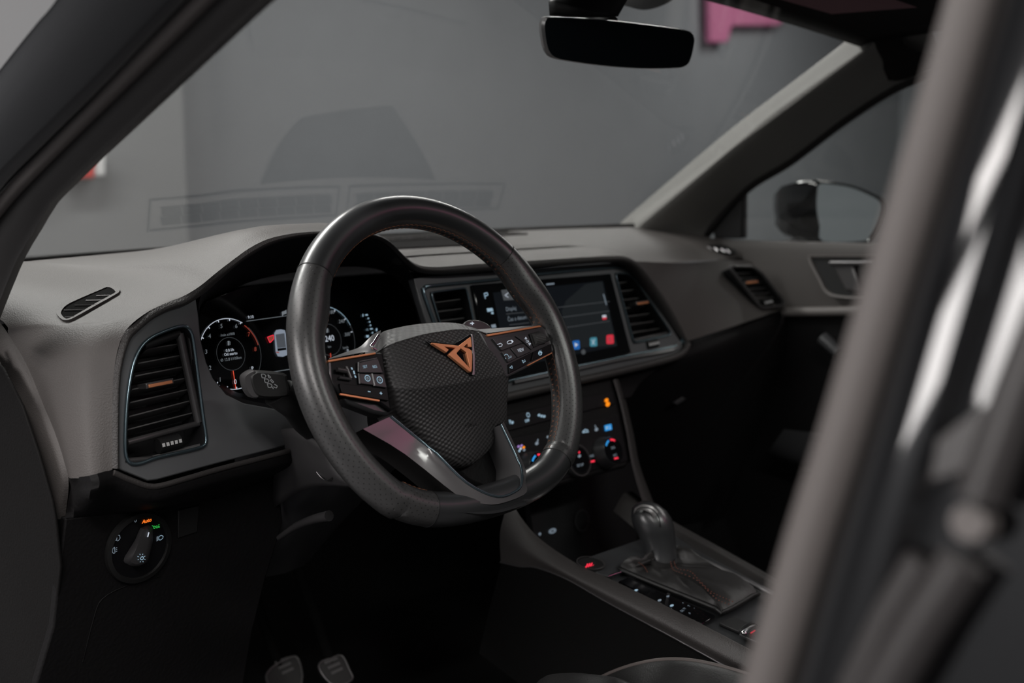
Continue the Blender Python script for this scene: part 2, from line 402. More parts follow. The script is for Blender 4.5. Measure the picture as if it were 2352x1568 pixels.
tube('window_seal',spl(sw,5),.012,'rubber_dark',t,ns=10)
# passenger window, sail trim
o=mk('window_2',[onX(x,y,.705) for x,y in [(1600,575),(1600,450),(1709,410),(2057,170),(2330,60),(2400,600)]],[list(range(6))],'glass_side',smooth=False); struct(o)
o=plate('mirror_corner_trim',[onX(x,y,.70) for x,y in [(1640,548),(1632,505),(1705,425),(1704,548)]],(-1,0,0),.02,'black',None,.003); tag(o,'black triangular corner trim at the front of the passenger window','trim')
# roof lining, roof and added closing wall
t=thing('roof_lining','dark headliner over the windscreen at the top right','headliner',(0,-.9,1.45))
def roofrow(dy,dz): return [WS(X,1.0)+V((0,dy,dz)) for X in (-.68,-.5,-.25,0,.25,.5,.66)]
grid('lining',[roofrow(.06,.012),roofrow(0,.022),roofrow(-.12,.03),roofrow(-.42,.035)],'headliner',t,3,3,thick=-.03)
for nm,x0,x1,y0,y1 in (('side_lining',-.64,-.38,-.5,-1.35),('side_lining',.42,.62,-.5,-1.35),('rear_lining',-.64,.62,-1.3,-2.0)):
    box(nm,((x0+x1)/2,(y0+y1)/2,1.445),(x1-x0,y0-y1,.03),'headliner',t,bv=.008)
gz=struct(mk('window_3',[(-.4,-.48,1.465),(.44,-.48,1.465),(.44,-1.33,1.465),(-.4,-1.33,1.465)],[(0,1,2,3)],'glass_side',smooth=False))
mk('added_rear_closing',[(-.72,-1.9,.2),(.75,-1.9,.2),(.75,-1.9,1.5),(-.72,-1.9,1.5)],[(0,1,2,3)],'headliner',t,smooth=False)  # unseen wall added to close the cabin and keep it dark
mk('pink_glow_patch',[WS(.26,1.0)+V((0,-.02,-.012)),WS(.45,1.0)+V((0,-.03,-.014)),WS(.47,1.0)+V((0,-.15,-.012)),WS(.28,1.0)+V((0,-.14,-.006))],[(0,1,2,3)],'pink_glow_mauve',t,smooth=False,label='mauve patch painted on the headliner for pink light')  # mauve colour stands in for pink light on the roof
# corner lining above the passenger pillar (grab-handle side)
grid('side_rail_lining',[[onX(x,y,.60) for x,y in [(1830,-10),(1979,66),(2060,60)]],[onX(x,y,.61) for x,y in [(1990,90),(2020,115),(2090,110)]],[onX(x,y,.66) for x,y in [(2040,185),(2080,182),(2200,135)]]],'headliner',t,4,4)
# ------------------------------------------------------------------ rear-view mirror
MP=Pl((0,-.13,1.34),V((-.45,-.88,-.12)),(1,-.45,.0))
t=thing('rear_view_mirror','dark frameless rear view mirror hanging from the windscreen','mirror',MP.P(1425,95))
ol=[(1246,60),(1250,44),(1262,38),(1330,40),(1430,49),(1520,60),(1582,70),(1597,84),(1597,105),(1588,140),(1575,153),(1550,157),(1480,158),(1400,153),(1320,143),(1275,134),(1258,120),(1250,95)]
lo=[MP.P(x,y) for x,y in ol]; lo=spl(lo,4,True); cc=sum(lo,V())/len(lo)
def sh(f,off): return [cc+(p-cc)*f+MP.n*off for p in lo]
multiloft('housing',[sh(.965,.0),sh(1.0,-.004),sh(1.0,-.012),sh(.9,-.03),sh(.5,-.045)],'satin2',t,cap1=True)
mk('mirror_glass',sh(.972,.0005),[list(range(len(lo)))],'mirror',t,smooth=False)
arm=[MP.P(1400,60,-.03),MP.P(1370,30,-.05),onY(1390,-25,-.10)]
tube('stem',spl(arm,4),[.014]*8+[.02],'black',t,ns=12)
grid('sensor_housing',[[onY(x,y,-.09) for x,y in [(1262,36),(1290,14),(1330,-20)]],[onY(x,y,-.11) for x,y in [(1315,40),(1330,10),(1360,-30)]],[onY(x,y,-.11) for x,y in [(1390,40),(1410,5),(1430,-30)]]],'black',t,4,3,thick=.02)
fr=spl([(1400,-20,0),(1412,5,0),(1445,16,0),(1478,23,0),(1510,17,0),(1540,3,0),(1565,-20,0)],4)
mk('dotted_frit',[WSp for WSp in [CAM+ray(q.x,q.y)*1.62 for q in fr]],[list(range(len(fr)))],'black',t,smooth=False)
# ------------------------------------------------------------------ exterior mirror, passenger side
XM=.93
t=thing('door_mirror','black exterior mirror outside the passenger window','mirror',onX(1900,545,XM))
MM=Pl(onX(1940,490,XM),V((-.45,-.89,0)),(.89,-.45,0))
gl=[(1866,440),(1872,420),(1900,420),(1950,428),(1995,445),(2028,468),(2020,510),(2000,545),(1980,556),(1880,556),(1872,520),(1865,480)]
g=spl(MM.L(gl),3,True); gc=sum(g,V())/len(g)
def gs(f,off,sx=0): return [gc+(p-gc)*f+MM.n*off+MM.u*sx for p in g]
multiloft('shell',[gs(.95,.004),gs(.96,.012),gs(1.03,.012),gs(1.07,.004),gs(1.04,-.035,-.012),gs(.86,-.085,-.03),gs(.60,-.12,-.04),gs(.30,-.14,-.045)],'paint',t,cap1=True)
mk('mirror_glass',gs(.955,.006),[list(range(len(g)))],'mirror_glass',t,smooth=False)
tube('foot',[MM.P(1885,560,-.03),MM.P(1850,575,-.05),onX(1800,590,.78)],.03,'black',t)
# ------------------------------------------------------------------ passenger door
t=thing('passenger_door','grey passenger door panel with recessed handle and armrest strip','car door',(.72,-.2,.7))
XD=.715
def dX(px,X=XD): return [onX(x,y,X) for x,y in px]
grid('upper_panel',[dX([(1560,540),(1705,551),(1850,554),(2050,560),(2300,568)],.70),dX([(1600,555),(1720,560),(1850,564),(2050,571),(2300,580)],.688),dX([(1650,600),(1760,625),(1870,632),(2050,635),(2300,640)],.69),dX([(1700,700),(1815,706),(1900,705),(2050,703),(2300,700)],.70)],'pad',t,4,4)
tube('armrest_strip',dX([(1800,716),(1815,716),(1900,715),(2050,712),(2300,708)],.685),.009,'pad_top',t,ns=10)
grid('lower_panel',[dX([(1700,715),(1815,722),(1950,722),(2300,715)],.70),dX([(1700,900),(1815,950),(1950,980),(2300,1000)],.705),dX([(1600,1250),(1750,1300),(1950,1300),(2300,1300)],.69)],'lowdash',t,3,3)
struct(mk('trim_1',[(.76,-1.9,.2),(.76,.76,.2),(.76,.76,.96),(.76,-1.9,.96)],[(0,1,2,3)],'black',None,smooth=False))
rec=spl(dX([(1862,593),(1880,588),(1990,588),(2080,590),(2080,680),(1990,684),(1925,680),(1900,668),(1885,640)],.6865),4,True); rc=sum(rec,V())/len(rec)
multiloft('handle_surround',[[rc+(p-rc)*1.05+V((.002,0,0)) for p in rec],[rc+(p-rc)*1.02+V((-.008,0,0)) for p in rec],[rc+(p-rc)*.95+V((-.007,0,0)) for p in rec],[rc+(p-rc)*.93+V((.0,0,0)) for p in rec]],'pad_top',t)
mk('handle_recess',[rc+(p-rc)*.94+V((-.001,0,0)) for p in rec],[list(range(len(rec)))],'black',t,smooth=False)
plate('door_handle',dX([(1908,602),(1955,602),(1980,672),(1940,668)],.672),(-1,0,0),.012,'satin2',t,.004)
tube('handle_bar',dX([(1908,604),(1960,604),(2010,604)],.67),.005,'satin2',t)
o=tube('pull_handle',dX([(1888,775),(1905,790),(1925,810)],.67),[.012,.012,.01],'satin',t)
grid('door_pocket',[dX([(1800,985),(1860,992),(1960,1000)],.62),dX([(1768,1035),(1850,1060),(1960,1080)],.63),dX([(1775,1055),(1850,1080),(1960,1100)],.66)],'satin',t,3,3)
# ------------------------------------------------------------------ near door pillar (right of frame)
t=thing('door_pillar','blurred black door pillar with pale rubber seal closest to the viewer at the right','pillar',(-.78,-.85,.9))
BP=Pl((-.772,-.85,1.1),(-.975,0,.22),(0,-1,0))
se=[(2265,-120),(2232,0),(2160,250),(2085,500),(2010,750),(1935,1000),(1855,1250),(1760,1568),(1725,1690)]
def ex2(pts):
    u=(pts[0]-pts[1]).normalized(); w_=(pts[-1]-pts[-2]).normalized(); return [pts[0]+u*.30,pts[0]+u*.15]+pts+[pts[-1]+w_*.2,pts[-1]+w_*.62]
tube('door_seal',spl(ex2(BP.L(se)),5),.0090,'rubber',t,ns=16,cap=False)
def bl(dx,off): return ex2([BP.P(x+dx,y,off) for x,y in se])
grid('pillar_flange',[bl(30,-.004),bl(48,-.001),bl(64,.001)],'rubber_dark',t,4,3)
grid('outer_panel',[bl(62,-.001),bl(74,.0045),bl(92,.0074),bl(125,.0083),bl(165,.0084),bl(205,.0072),bl(235,.0045),bl(300,.002),bl(450,.001),bl(650,-.001)],'paint_b',t,4,4)
BQ=Pl(BP.at(0,0,.016),BP.n,BP.u)
cyl('striker_bolt',BQ,BQ.P(2235,1200),.0068,.006,-.004,.004,'rubber',t)
tube('striker_bar',BQ.L([(2120,1290),(2040,1420),(1960,1590)]),.006,'grey_metal',t)
tube('sill_strip',BQ.L([(2215,1290),(2120,1430),(2020,1600)]),.008,'grey_metal',t)
plate('latch_plate',BQ.L([(2150,1010),(2300,900),(2352,880),(2400,960),(2330,1060),(2230,1080),(2130,1110)],-.002),BP.n,.004,'grey_metal',t,.001)
tube('belt_edge',BQ.L([(2420,700),(2340,900),(2250,1150)]),.008,'grey_metal',t)
# ------------------------------------------------------------------ footwell and tunnel floor
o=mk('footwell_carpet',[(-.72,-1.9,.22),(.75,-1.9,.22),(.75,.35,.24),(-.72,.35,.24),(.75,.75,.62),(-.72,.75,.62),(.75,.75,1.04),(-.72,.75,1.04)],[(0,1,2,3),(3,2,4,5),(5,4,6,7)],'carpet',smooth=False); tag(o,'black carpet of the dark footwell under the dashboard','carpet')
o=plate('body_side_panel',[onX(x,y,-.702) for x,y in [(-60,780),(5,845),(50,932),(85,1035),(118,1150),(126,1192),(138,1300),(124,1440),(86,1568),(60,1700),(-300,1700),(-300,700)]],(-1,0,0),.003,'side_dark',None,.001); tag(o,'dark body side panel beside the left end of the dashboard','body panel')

struct(box('trim_2',(-.72,.0,.31),(.10,2.6,.2),'paint',bv=.02))
struct(grid('trim_3',[[V((X,.48-.2*X*X,1.0-.05*X*X)) for X in (-.8,-.4,0,.4,.8)],[V((X,.9-.2*X*X,.98-.06*X*X)) for X in (-.8,-.4,0,.4,.8)],[V((X,1.6-.3*X*X,.86-.1*X*X)) for X in (-.8,-.4,0,.4,.8)]],'paint',None,4,4))
# ================================================================== DASHBOARD
DB=thing('dashboard','grey and black soft-touch dashboard with instrument hood','dashboard',(0,.1,.7))
PLF=Pl((-.60,-.03,.95),tilt(12,.08),(1,.08,0))     # driver side fascia
PC=Pl((0,0,.97),tilt(14,.03),(1,.03,0))            # centre fascia
PK=Pl((-.598,0,.806),tilt(-3,.05),(1,.05,0))       # knee panel
PH=Pl((0,-.05,.80),tilt(22,0))                     # climate panel
# --- soft pad: inner edge follows the hood lip, outer edge the dash end and the windscreen
lipN=[(258,1078),(258,960),(262,850),(283,768),(330,722)]
rid=[(157,1095),(130,1004),(100,930),(60,835),(20,768)]
cols=[]
for (ax,ay),(dx,dy) in zip(lipN,rid):
    a=PLF.P(ax,ay,.004); d=onX(dx,dy,-.68); m1=a.lerp(d,.33)+V((-.012,-.012,.0)); m2=a.lerp(d,.7)+V((-.012,-.006,0)); cols.append([a,m1,m2,d])
cols.append([PLF.P(383,695,.004),V((-.620,.002,1.028)),V((-.659,.078,1.028)),V((-.68,.135,1.022))])
cols.append([PLF.P(421,680,.004),V((-.585,.026,1.043)),V((-.634,.145,1.050)),V((-.675,.27,1.057))])
brow=[(459,657),(497,626),(536,596),(574,569),(612,550),(650,540),(689,534),(738,531),(800,529),(860,537),(891,551),(914,573),(937,594),(963,609),(1002,613),(1059,609),(1109,605),(1212,599),(1317,592),(1406,587),(1436,589),(1459,600)]
def base(X): return V((X,.42-.235*X*X,1.066))
for i,(x,y) in enumerate(brow):
    a=onY(x,y,0 if i>1 else -.006); zb=a.z+.006+.5*max(0,1.056-a.z); 
    bX=a.x*1.04+(-.03 if i<3 else 0); d=base(max(-.64,min(.6,bX)))
    zc=1.060+.45*max(0,zb-1.060)
    cols.append([a,V((a.x,.06,zb)),V((.5*(a.x+d.x),.22,zc)),d])
right=[((1480,611),.02,.34,1.045),((1566,602),.075,.46,1.042),((1657,596),.13,.58,1.038),((1720,590),.125,.66,1.035)]
for (x,y),Y,X,z in right:
    a=onY(x,y,Y); d=base(X); cols.append([a,a.lerp(d,.25)+V((0,0,.012)),a.lerp(d,.6)+V((0,0,.010)),d])
d=V((.69,.27,1.052)); a=V((.70,.11,1.004)); cols.append([a,V((.698,.15,1.022)),V((.696,.2,1.038)),d])
rows=[[c[r] for c in cols] for r in range(4)]
pad=grid('soft_pad',rows,'pad',DB,4,6)
from mathutils.bvhtree import BVHTree
BV=BVHTree.FromPolygons([v.co+ORG[DB] for v in pad.data.vertices],[list(q.vertices) for q in pad.data.polygons])
def padz(X,Y):
    h=BV.ray_cast(V((X,Y,2)),V((0,0,-1)))[0]; return h.z if h else 1.06
def padpt(x,y): 
    h=BV.ray_cast(CAM,ray(x,y).normalized())[0]; return h if h else onY(x,y,.03)
# --- passenger face
G=[[((1459,600),0),((1566,603),.072),((1657,597),.127),((1731,599),.11)],[((1510,660),0),((1600,655),.05),((1690,650),.085),((1773,649),.076)],[((1545,715),-.005),((1640,705),.035),((1720,690),.06),((1795,685),.055)],[((1580,783),-.01),((1660,757),.01),((1735,732),.03),((1809,705),.04)]]
grid('passenger_face',[[onY(*p,Y) for p,Y in r] for r in G],'pad',DB,5,4,label='plain grey facing in front of the passenger')
end=[(1632,549),(1690,566),(1731,599),(1773,649),(1795,685),(1809,705)]
E0=[V((.69,.26,1.05)),V((.70,.16,1.02)),V((.70,.11,1.004)),onX(1773,649,.70),onX(1795,685,.70),onX(1809,705,.70)]
grid('end_cap',[E0,[p+V((.02,.02,0)) for p in E0]],'pad',DB,4,2)
# --- left end cap and lower bolster
L0=[onX(x,y,-.68) for x,y in [(0,740),(20,768),(60,835),(100,930),(130,1004),(157,1095),(150,1190)]]
L1=[onX(x,y,-.69) for x,y in [(-60,790),(-30,810),(5,845),(50,932),(85,1035),(118,1150),(124,1192)]]
grid('end_cap',[L0,[p.lerp(q,.25)+V((-.003,0,0)) for p,q in zip(L0,L1)],L1],'pad',DB,5,3)
L2=[onX(x,y,-.692) for x,y in [(-200,700),(-150,800),(-110,900),(-60,1000),(-30,1100),(0,1200),(0,1300)]]
tube('end_seam',spl([onX(x,y,-.69) for x,y in [(124,1195),(136,1300),(122,1440),(84,1568),(60,1640)]],6),.0035,'satin',DB,ns=8)
tube('end_seam',spl([onX(x,y,-.70) for x,y in [(-20,800),(5,850),(45,930),(70,1000),(95,1090)]],6),.002,'rubber',DB,ns=8)
# --- lip around driver fascia and hood, then over the centre
lp=[(258,1075),(258,960),(262,850),(283,768),(306,745),(344,714),(383,695),(421,680)]
lo=[(270,1072),(270,962),(275,855),(294,785),(318,757),(352,730),(390,711),(428,698)]
bro=[(459,657),(497,626),(536,596),(574,569),(612,550),(650,540),(689,534),(738,531),(800,529),(860,537),(891,551),(914,573),(937,594),(963,609),(1002,613),(1059,609),(1109,605),(1212,599),(1317,592),(1406,587),(1436,589),(1459,600),(1480,619),(1510,660),(1540,708),(1570,765),(1582,787)]
blo=[(464,675),(502,642),(542,608),(580,583),(616,564),(652,552),(690,545),(738,541),(800,540),(858,547),(886,562),(908,583),(930,606),(957,624),(1000,630),(1059,628),(1109,624),(1212,617),(1317,609),(1404,603),(1430,606),(1449,617),(1466,632),(1495,672),(1525,720),(1556,773),(1570,793)]
A=[PLF.P(x,y,.004) for x,y in lp]+[onY(x,y,0 if i>1 else -.006) for i,(x,y) in enumerate(bro[:-5])]+[onY(x,y,-.003-.0015*i) for i,(x,y) in enumerate(bro[-5:])]
B=[PLF.P(x,y,.001) for x,y in lo]+[onY(x,y,.008) for x,y in blo[:-5]]+[onY(x,y,.004-.002*i) for i,(x,y) in enumerate(blo[-5:])]
Mi=[p.lerp(q,.5)+V((0,-.006,0)) for p,q in zip(A,B)]
grid('hood_lip',[A,Mi,B,[q+V((0,.035,.004)) for q in B]],'lip_hood',DB,3,4)
# --- driver fascia with vent opening and instrument bowl
VO=[(290,1062),(288,960),(296,880),(312,815),(340,778),(400,752),(428,748),(440,765),(452,850),(466,960),(473,1010),(466,1026),(352,1052),(335,1060)]
fo=[(262,1072),(262,960),(266,855),(284,780),(310,750),(345,724),(385,706),(425,692),(450,682),(456,720),(462,780),(474,830),(490,868),(520,905),(560,925),(640,940),(700,948),(700,1012),(640,1028),(500,1064),(360,1102),(340,1104)]
fas=plate('driver_fascia',PLF.L(fo,.001),PLF.n,.012,'decor',DB,.0015,holes=[PLF.L(VO,.001)])
# lower roll under the fascia
low=[(157,1098),(205,1092),(258,1080),(300,1098),(350,1112),(420,1095),(500,1072),(640,1036),(720,1014)]
A=[onX(157,1098,-.68)]+[PLF.P(x,y,.006) for x,y in low[1:]]
grid('lower_roll',[A,[p+V((0,-.004,-.008)) for p in A],[p+V((0,.002,-.02)) for p in A],[PK.P(*q) for q in [(150,1190),(205,1185),(258,1180),(300,1178),(350,1172),(420,1160),(500,1140),(640,1090),(720,1070)]]],'lowdash',DB,3,4)
tube('roll_edge',spl([p+V((0,-.002,-.002)) for p in A[2:]],4),.003,'lip',DB,ns=8)
# knee panel with light-switch recess ring and trim covers
kp=[(150,1190),(258,1178),(350,1172),(500,1140),(640,1090),(650,1200),(610,1330),(580,1450),(560,1568),(530,1800),(60,1800),(84,1568),(122,1440),(136,1300)]
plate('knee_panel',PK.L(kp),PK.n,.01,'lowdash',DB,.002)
flatgrp=[[(408,1170),(455,1160),(450,1225),(406,1235)]]
plate('blank_cover',PK.L([(410,1172),(458,1160),(454,1222),(409,1236)],.002),PK.n,.002,'black',DB,.001)
tube('panel_seam',spl(PK.L([(370,1322),(290,1345),(235,1375),(215,1420),(190,1520)],.0005),4),.0006,'lowdash',DB,ns=6)
# --- bowl around the instruments
opn=[(456,700),(470,668),(502,642),(542,608),(580,583),(616,564),(652,552),(690,545),(738,541),(800,540),(858,547),(886,562),(908,583),(930,606),(950,640),(961,680),(987,738),(1000,810),(985,880),(930,935),(840,955),(740,952),(640,940),(560,925),(520,905),(490,868),(474,830),(462,780)]
CL=Pl((-.37,.07,.975),tilt(15,.06),(1,.06,0))
O=resamp(spl([PLF.P(x,y,-.002) if (x<460 or y>780) else onY(x,y,.006) for x,y in opn],4,True),96)
dsp=[(456,722),(470,690),(520,668),(600,640),(700,622),(800,612),(880,622),(930,660),(955,710),(965,780),(955,850),(900,905),(820,925),(720,925),(640,920),(560,912),(512,898),(482,865),(466,815),(458,770)]
D=resamp(spl(CL.L(dsp,-.004),4,True),96)
# align the two loops at their left end
k=min(range(96),key=lambda j:(D[j]-O[0]).length); D=D[k:]+D[:k]
multiloft('instrument_bowl',[O,[a.lerp(b,.4) for a,b in zip(O,D)],[a.lerp(b,.8) for a,b in zip(O,D)],D],'bowl',DB)
grid('bowl_ledge',[[PLF.P(x,y,.0) for x,y in [(497,885),(540,922),(600,938),(660,945),(720,948)]],[CL.P(x,y,.03) for x,y in [(505,885),(545,912),(600,922),(660,926),(720,926)]],[CL.P(x,y,.004) for x,y in [(510,880),(545,901),(600,906),(660,908),(720,908)]]],'panelgloss',DB,4,4)
# --- centre fascia
co=[(948,640),(985,634),(1100,626),(1250,614),(1400,603),(1432,606),(1450,618),(1466,633),(1556,773),(1570,793),(1566,806),(1545,818),(1340,868),(1180,905),(1080,925),(1010,840)]
vL=[(988,672),(1070,661),(1098,790),(1030,806)]
vR=[(1412,627),(1444,629),(1460,645),(1543,768),(1455,788)]
plate('centre_fascia',PC.L(co),PC.n,.01,'decor',DB,.0015,holes=[PC.L(vL),PC.L(vR)])
fl=[(974,675),(978,662),(990,656),(1127,643),(1260,627),(1426,613),(1448,617),(1466,632),(1566,775),(1562,786),(1541,798),(1426,820),(1326,841),(1180,872),(1055,896),(1020,800)]
tube('fascia_frame',spl(PC.L(fl,.002),3,True),.0022,'blueline',DB,closed=True,ns=8)
grid('frame_bevel',[PC.L([(1180,868),(1326,837),(1426,816),(1538,794),(1556,782)],.001),PC.L([(1183,880),(1330,849),(1428,827),(1545,805),(1566,787)],.007)],'trim_grey',DB,3,2)
tube('under_roll',spl(PC.L([(1060,938),(1180,908),(1340,872),(1470,842),(1545,822),(1570,808),(1580,790)],.006),4),.006,'lip',DB,ns=8)
# lower face below centre fascia, glovebox
GB=[[onY(*p,Y) for p,Y in [((1500,835),-.004),((1600,790),.0),((1700,750),.03),((1812,710),.045)]],[onY(*p,Y) for p,Y in [((1440,880),.01),((1610,825),-.006),((1710,785),.02),((1815,760),.04)]],[onY(*p,Y) for p,Y in [((1400,980),.05),((1600,930),.03),((1700,900),.05),((1815,860),.06)]],[onY(*p,Y) for p,Y in [((1380,1250),.16),((1600,1200),.16),((1700,1180),.16),((1815,1150),.16)]]]
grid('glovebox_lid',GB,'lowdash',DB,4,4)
plate('glovebox_latch',[onY(x,y,.012) for x,y in [(1548,925),(1570,912),(1576,916),(1556,930)]],(0,-1,0),.004,'satin',DB,.001)
grid('centre_stack_face',[PC.L([(1080,930),(1180,908),(1340,872),(1560,815)],-.002),PH.L([(1080,960),(1180,935),(1340,900),(1480,870)],-.012),PH.L([(1100,1000),(1180,980),(1340,940),(1450,910)],-.014)],'lowdash',DB,3,3)
# --- defroster grilles, speaker and tray on top (mirrored in the glass)
def ontop(pts,dz=.001): return [V((x,y,padz(x,y)+dz)) for x,y in pts]
def topstrip(name,X0,X1,n,Yf,wd,m,par,dz):
    for i in range(n):
        a=X0+(X1-X0)*i/n; b=X0+(X1-X0)*(i+.93)/n
        for j in range(2):
            y0=.5*wd*j; y1=y0+.5*wd*.95
            q=ontop([(a,Yf(a)+y0),(b,Yf(b)+y0),(b+.004,Yf(b)+y1),(a+.004,Yf(a)+y1)],dz); mk(name,q,[(0,1,2,3)],m,par,smooth=False)
Yf=lambda X:.345-.22*(X+.03)**2
gt=thing('defroster_grille','slotted defroster grille mirrored in the lower left of the windscreen','grille',(-.2,.34,1.06),'defroster grilles'); topstrip('slot',-.368,-.058,9,Yf,.028,'matt_dark',gt,.0022)
gt2=thing('defroster_grille','slotted defroster grille mirrored in the windscreen behind the wheel rim','grille',(.13,.34,1.06),'defroster grilles'); topstrip('slot',-.012,.27,8,Yf,.028,'matt_dark',gt2,.0022)
for g,(x0,x1) in ((gt,(-.385,-.045)),(gt2,(-.025,.29))):
    n=12; q=[V((x0+(x1-x0)*i/n,Yf(x0+(x1-x0)*i/n)+dy,0)) for dy in (-.012,.034) for i in (range(n+1) if dy<0 else range(n,-1,-1))]
    tube('grille_rim',[V((p.x,p.y,padz(p.x,p.y)+.001)) for p in q],.0022,'lip',g,closed=True,ns=6)
o=grid('speaker_cover',[[V((-.192+(.335)*i/6,.318,0)) for i in range(7)],[V((-.162+(.265)*i/6,.27,0)) for i in range(7)],[V((-.118+(.165)*i/6,.232-.02*i/6,0)) for i in range(7)]],'matt_dark',None,2,3,org=(0,0,0))
for v in o.data.vertices: v.co.z=padz(v.co.x,v.co.y)+.002
tag(o,'dark trapezoid speaker cover mirrored in the middle of the windscreen','speaker cover')
tm=[[V((x,y,0)) for x in (-.185,-.18,-.16,-.05,.05,.15,.19,.195)] for y in (.156,.152,.12,.09,.085)]
tm[0][0]=V((-.165,.15,0)); tm[0][-1]=V((.18,.15,0)); tm[-1][0]=V((-.165,.088,0)); tm[-1][-1]=V((.18,.088,0))
o=grid('tray_mat',tm,'tray',None,3,2,org=(0,0,0))
for v in o.data.vertices: v.co.z=padz(v.co.x,v.co.y)+.002
tag(o,'darker rubber tray mat on top of the dashboard centre','mat')
# --- side demist vents
t=thing('demist_vent','small slatted demist vent on the driver side of the dash top','air vent',onY(205,697,.0),'demist vents')
# plane through the pad locally
def onpad(pts,h):
    out=[]
    for x,y in pts:
        d=ray(x,y).normalized(); hit,n,_,_=BV.ray_cast(CAM,d)
        if n.dot(d)>0: n=-n
        out.append(hit+n*h)
    return out
fr=[(130,722),(133,709),(150,695),(190,678),(232,661),(250,657),(268,661),(277,670),(270,678),(222,705),(172,733),(155,739),(142,736)]
fi=[(141,722),(146,711),(160,700),(195,684),(235,667),(248,662),(259,666),(266,673),(262,677),(218,701),(168,730),(153,735),(147,731)]
s2=lambda pts:[(p.x,p.y) for p in resamp(spl([(x,y,0) for x,y in pts],4,True),48)]
fr,fi=s2(fr),s2(fi)
multiloft('frame',[onpad(fr,-.001),onpad(fr,.0022),onpad(fi,.0018),onpad(fi,.0002)],'pad',t)
fc=(sum(q[0] for q in fi)/48,sum(q[1] for q in fi)/48)
multiloft('duct',[onpad([(fc[0]+(x-fc[0])*f,fc[1]+(y-fc[1])*f) for x,y in fi],.0007) for f in (1.03,.75,.5,.25,.02)],'carpet',t,cap1=True)  # black sheet laid on the pad, paints the shade of a recess
for a,b in [((148,715),(196,714)),((172,704),(224,703)),((198,693),(246,692)),((222,682),(262,681)),((150,731),(172,730))]:
    tube('slat',[onpad([a],.0016)[0],onpad([b],.0016)[0]],.0006,'inlay',t,ns=6)
t=thing('demist_vent','small demist vent at the passenger end of the dash top','air vent',onY(1645,570,.17),'demist vents')
DR=Pl(onY(1645,568,.165),V((-.25,-.35,.9)),(1,0,0))
plate('duct',DR.L([(1600,562),(1650,561),(1692,575),(1690,582),(1650,578)],.002),DR.n,.002,'black',t)
for x,y in [(1630,571),(1646,573),(1661,575),(1674,577)]: tube('slat',[DR.P(x-4,y-4,.003),DR.P(x+4,y+3,.003)],.0016,'steel',t,ns=6)
# ================================================================== AIR VENTS
def vent(label,pl,opn,slats,tab=None,dial=None,bar=None,frame='satin',rim='blueline',side=None,depth=.035,rimw=.0016,inner=None):
    c=sum(pl.L(opn),V())/len(opn)
    t=thing('air_vent',label,'air vent',c,'dashboard air vents')
    O=resamp(spl(pl.L(opn,.0015),3,True) if len(opn)>6 else pl.L(opn,.0015),72)
    for _ in range(2): O=[(O[i-1]+O[i]*2+O[(i+1)%72])/4 for i in range(72)]
    tube('rim',[p+pl.n*.001 for p in O],rimw,rim,t,closed=True,ns=8)
    cc=sum(O,V())/72
    def s(f,off): return [cc+(p-cc)*f+pl.n*off for p in O]
    multiloft('duct',[s(1.0,0),s(.965,-.004),s(.93,-depth)],'bowl',t)
    mk('duct_back',s(.93,-depth+.001),[list(range(72))],'bowl',t,smooth=False)
    if inner:
        for a,b,r,m in inner: tube('inner_bezel',[pl.P(*q,-.004) for q in (a,b)],r,m,t,ns=8)
    for a,b in slats:
        p,q=pl.P(*a,-.012),pl.P(*b,-.012); d=(q-p).normalized(); nn=(pl.n*.93+pl.v*.36).normalized(); up=d.cross(nn)
        if up.dot(pl.v)<0: up=-up
        box('slat',(p+q)/2-nn*.008,((q-p).length,.018,.0015),'slat',t,(d,nn,up),.0005)
    if tab:
        a,b=tab; p,q=pl.P(*a,.002),pl.P(*b,.002); d=(q-p).normalized(); up=pl.n.cross(d)
        tb=box('adjuster',(p+q)/2-pl.n*.007,((q-p).length*1.12,.016,.006),'satin2',t,(d,pl.n,up),.001)
        box('copper_inlay',(p+q)/2+pl.n*.0012-up*.0006,((q-p).length*.96,.002,.0034),'copper',tb,(d,pl.n,up),.0006)
    if dial:
        a,b=dial; p,q=pl.P(*a,-.002),pl.P(*b,-.002); d=(q-p).normalized(); up=pl.n.cross(d); L=(q-p).length
        cyl_l=[]
        ring=[[ (p+d*(L*i/8)) + pl.n*(.007*math.cos(R(a2)))+up*(.0075*math.sin(R(a2))) for a2 in range(0,360,20)] for i in (0,8)]
        wl=multiloft('flow_wheel',ring,'black',t,cap0=True,cap1=True)
        for k in range(5):
            c2=p+d*(L*(k+.5)/5)+pl.n*.0068; box('mark',c2,(L*.12,.0012,.0035),'white',wl,(d,pl.n,up))
    return t
VL=[(290,1062),(288,960),(296,880),(312,815),(340,778),(400,752),(428,748),(440,765),(452,850),(466,960),(473,1010),(466,1026),(352,1052),(335,1060)]
vent('tall trapezoid air vent at the left end of the dashboard by the driver door',PLF,VL,
  [((336,802),(410,790)),((316,835),(416,816)),((310,864),(423,842)),((302,895),(429,868)),((298,925),(434,894)),((296,957),(439,920)),((292,987),(443,948)),],
  tab=((338,886),(395,875)),dial=((362,1024),(410,1012)),rimw=.0018,
  inner=[((292,1016),(456,972),.0032,'satin2'),((456,970),(412,766),.0045,'satin2'),((290,1058),(350,1054),.003,'satin2'),((350,1054),(466,1024),.0035,'trim_grey'),((473,1006),(433,752),.0035,'satin2'),((412,766),(330,795),.004,'bowl')])
vent('small air vent left of the touch screen, half behind the wheel hub',PC,[(988,672),(1070,661),(1098,790),(1030,806)],
  [((990,696),(1076,685)),((1000,717),(1082,706)),((1010,738),(1088,727)),((1018,758),(1094,747))],rimw=.0012,
  inner=[((1074,664),(1100,770),.004,'satin2'),((988,676),(1006,745),.004,'satin')])
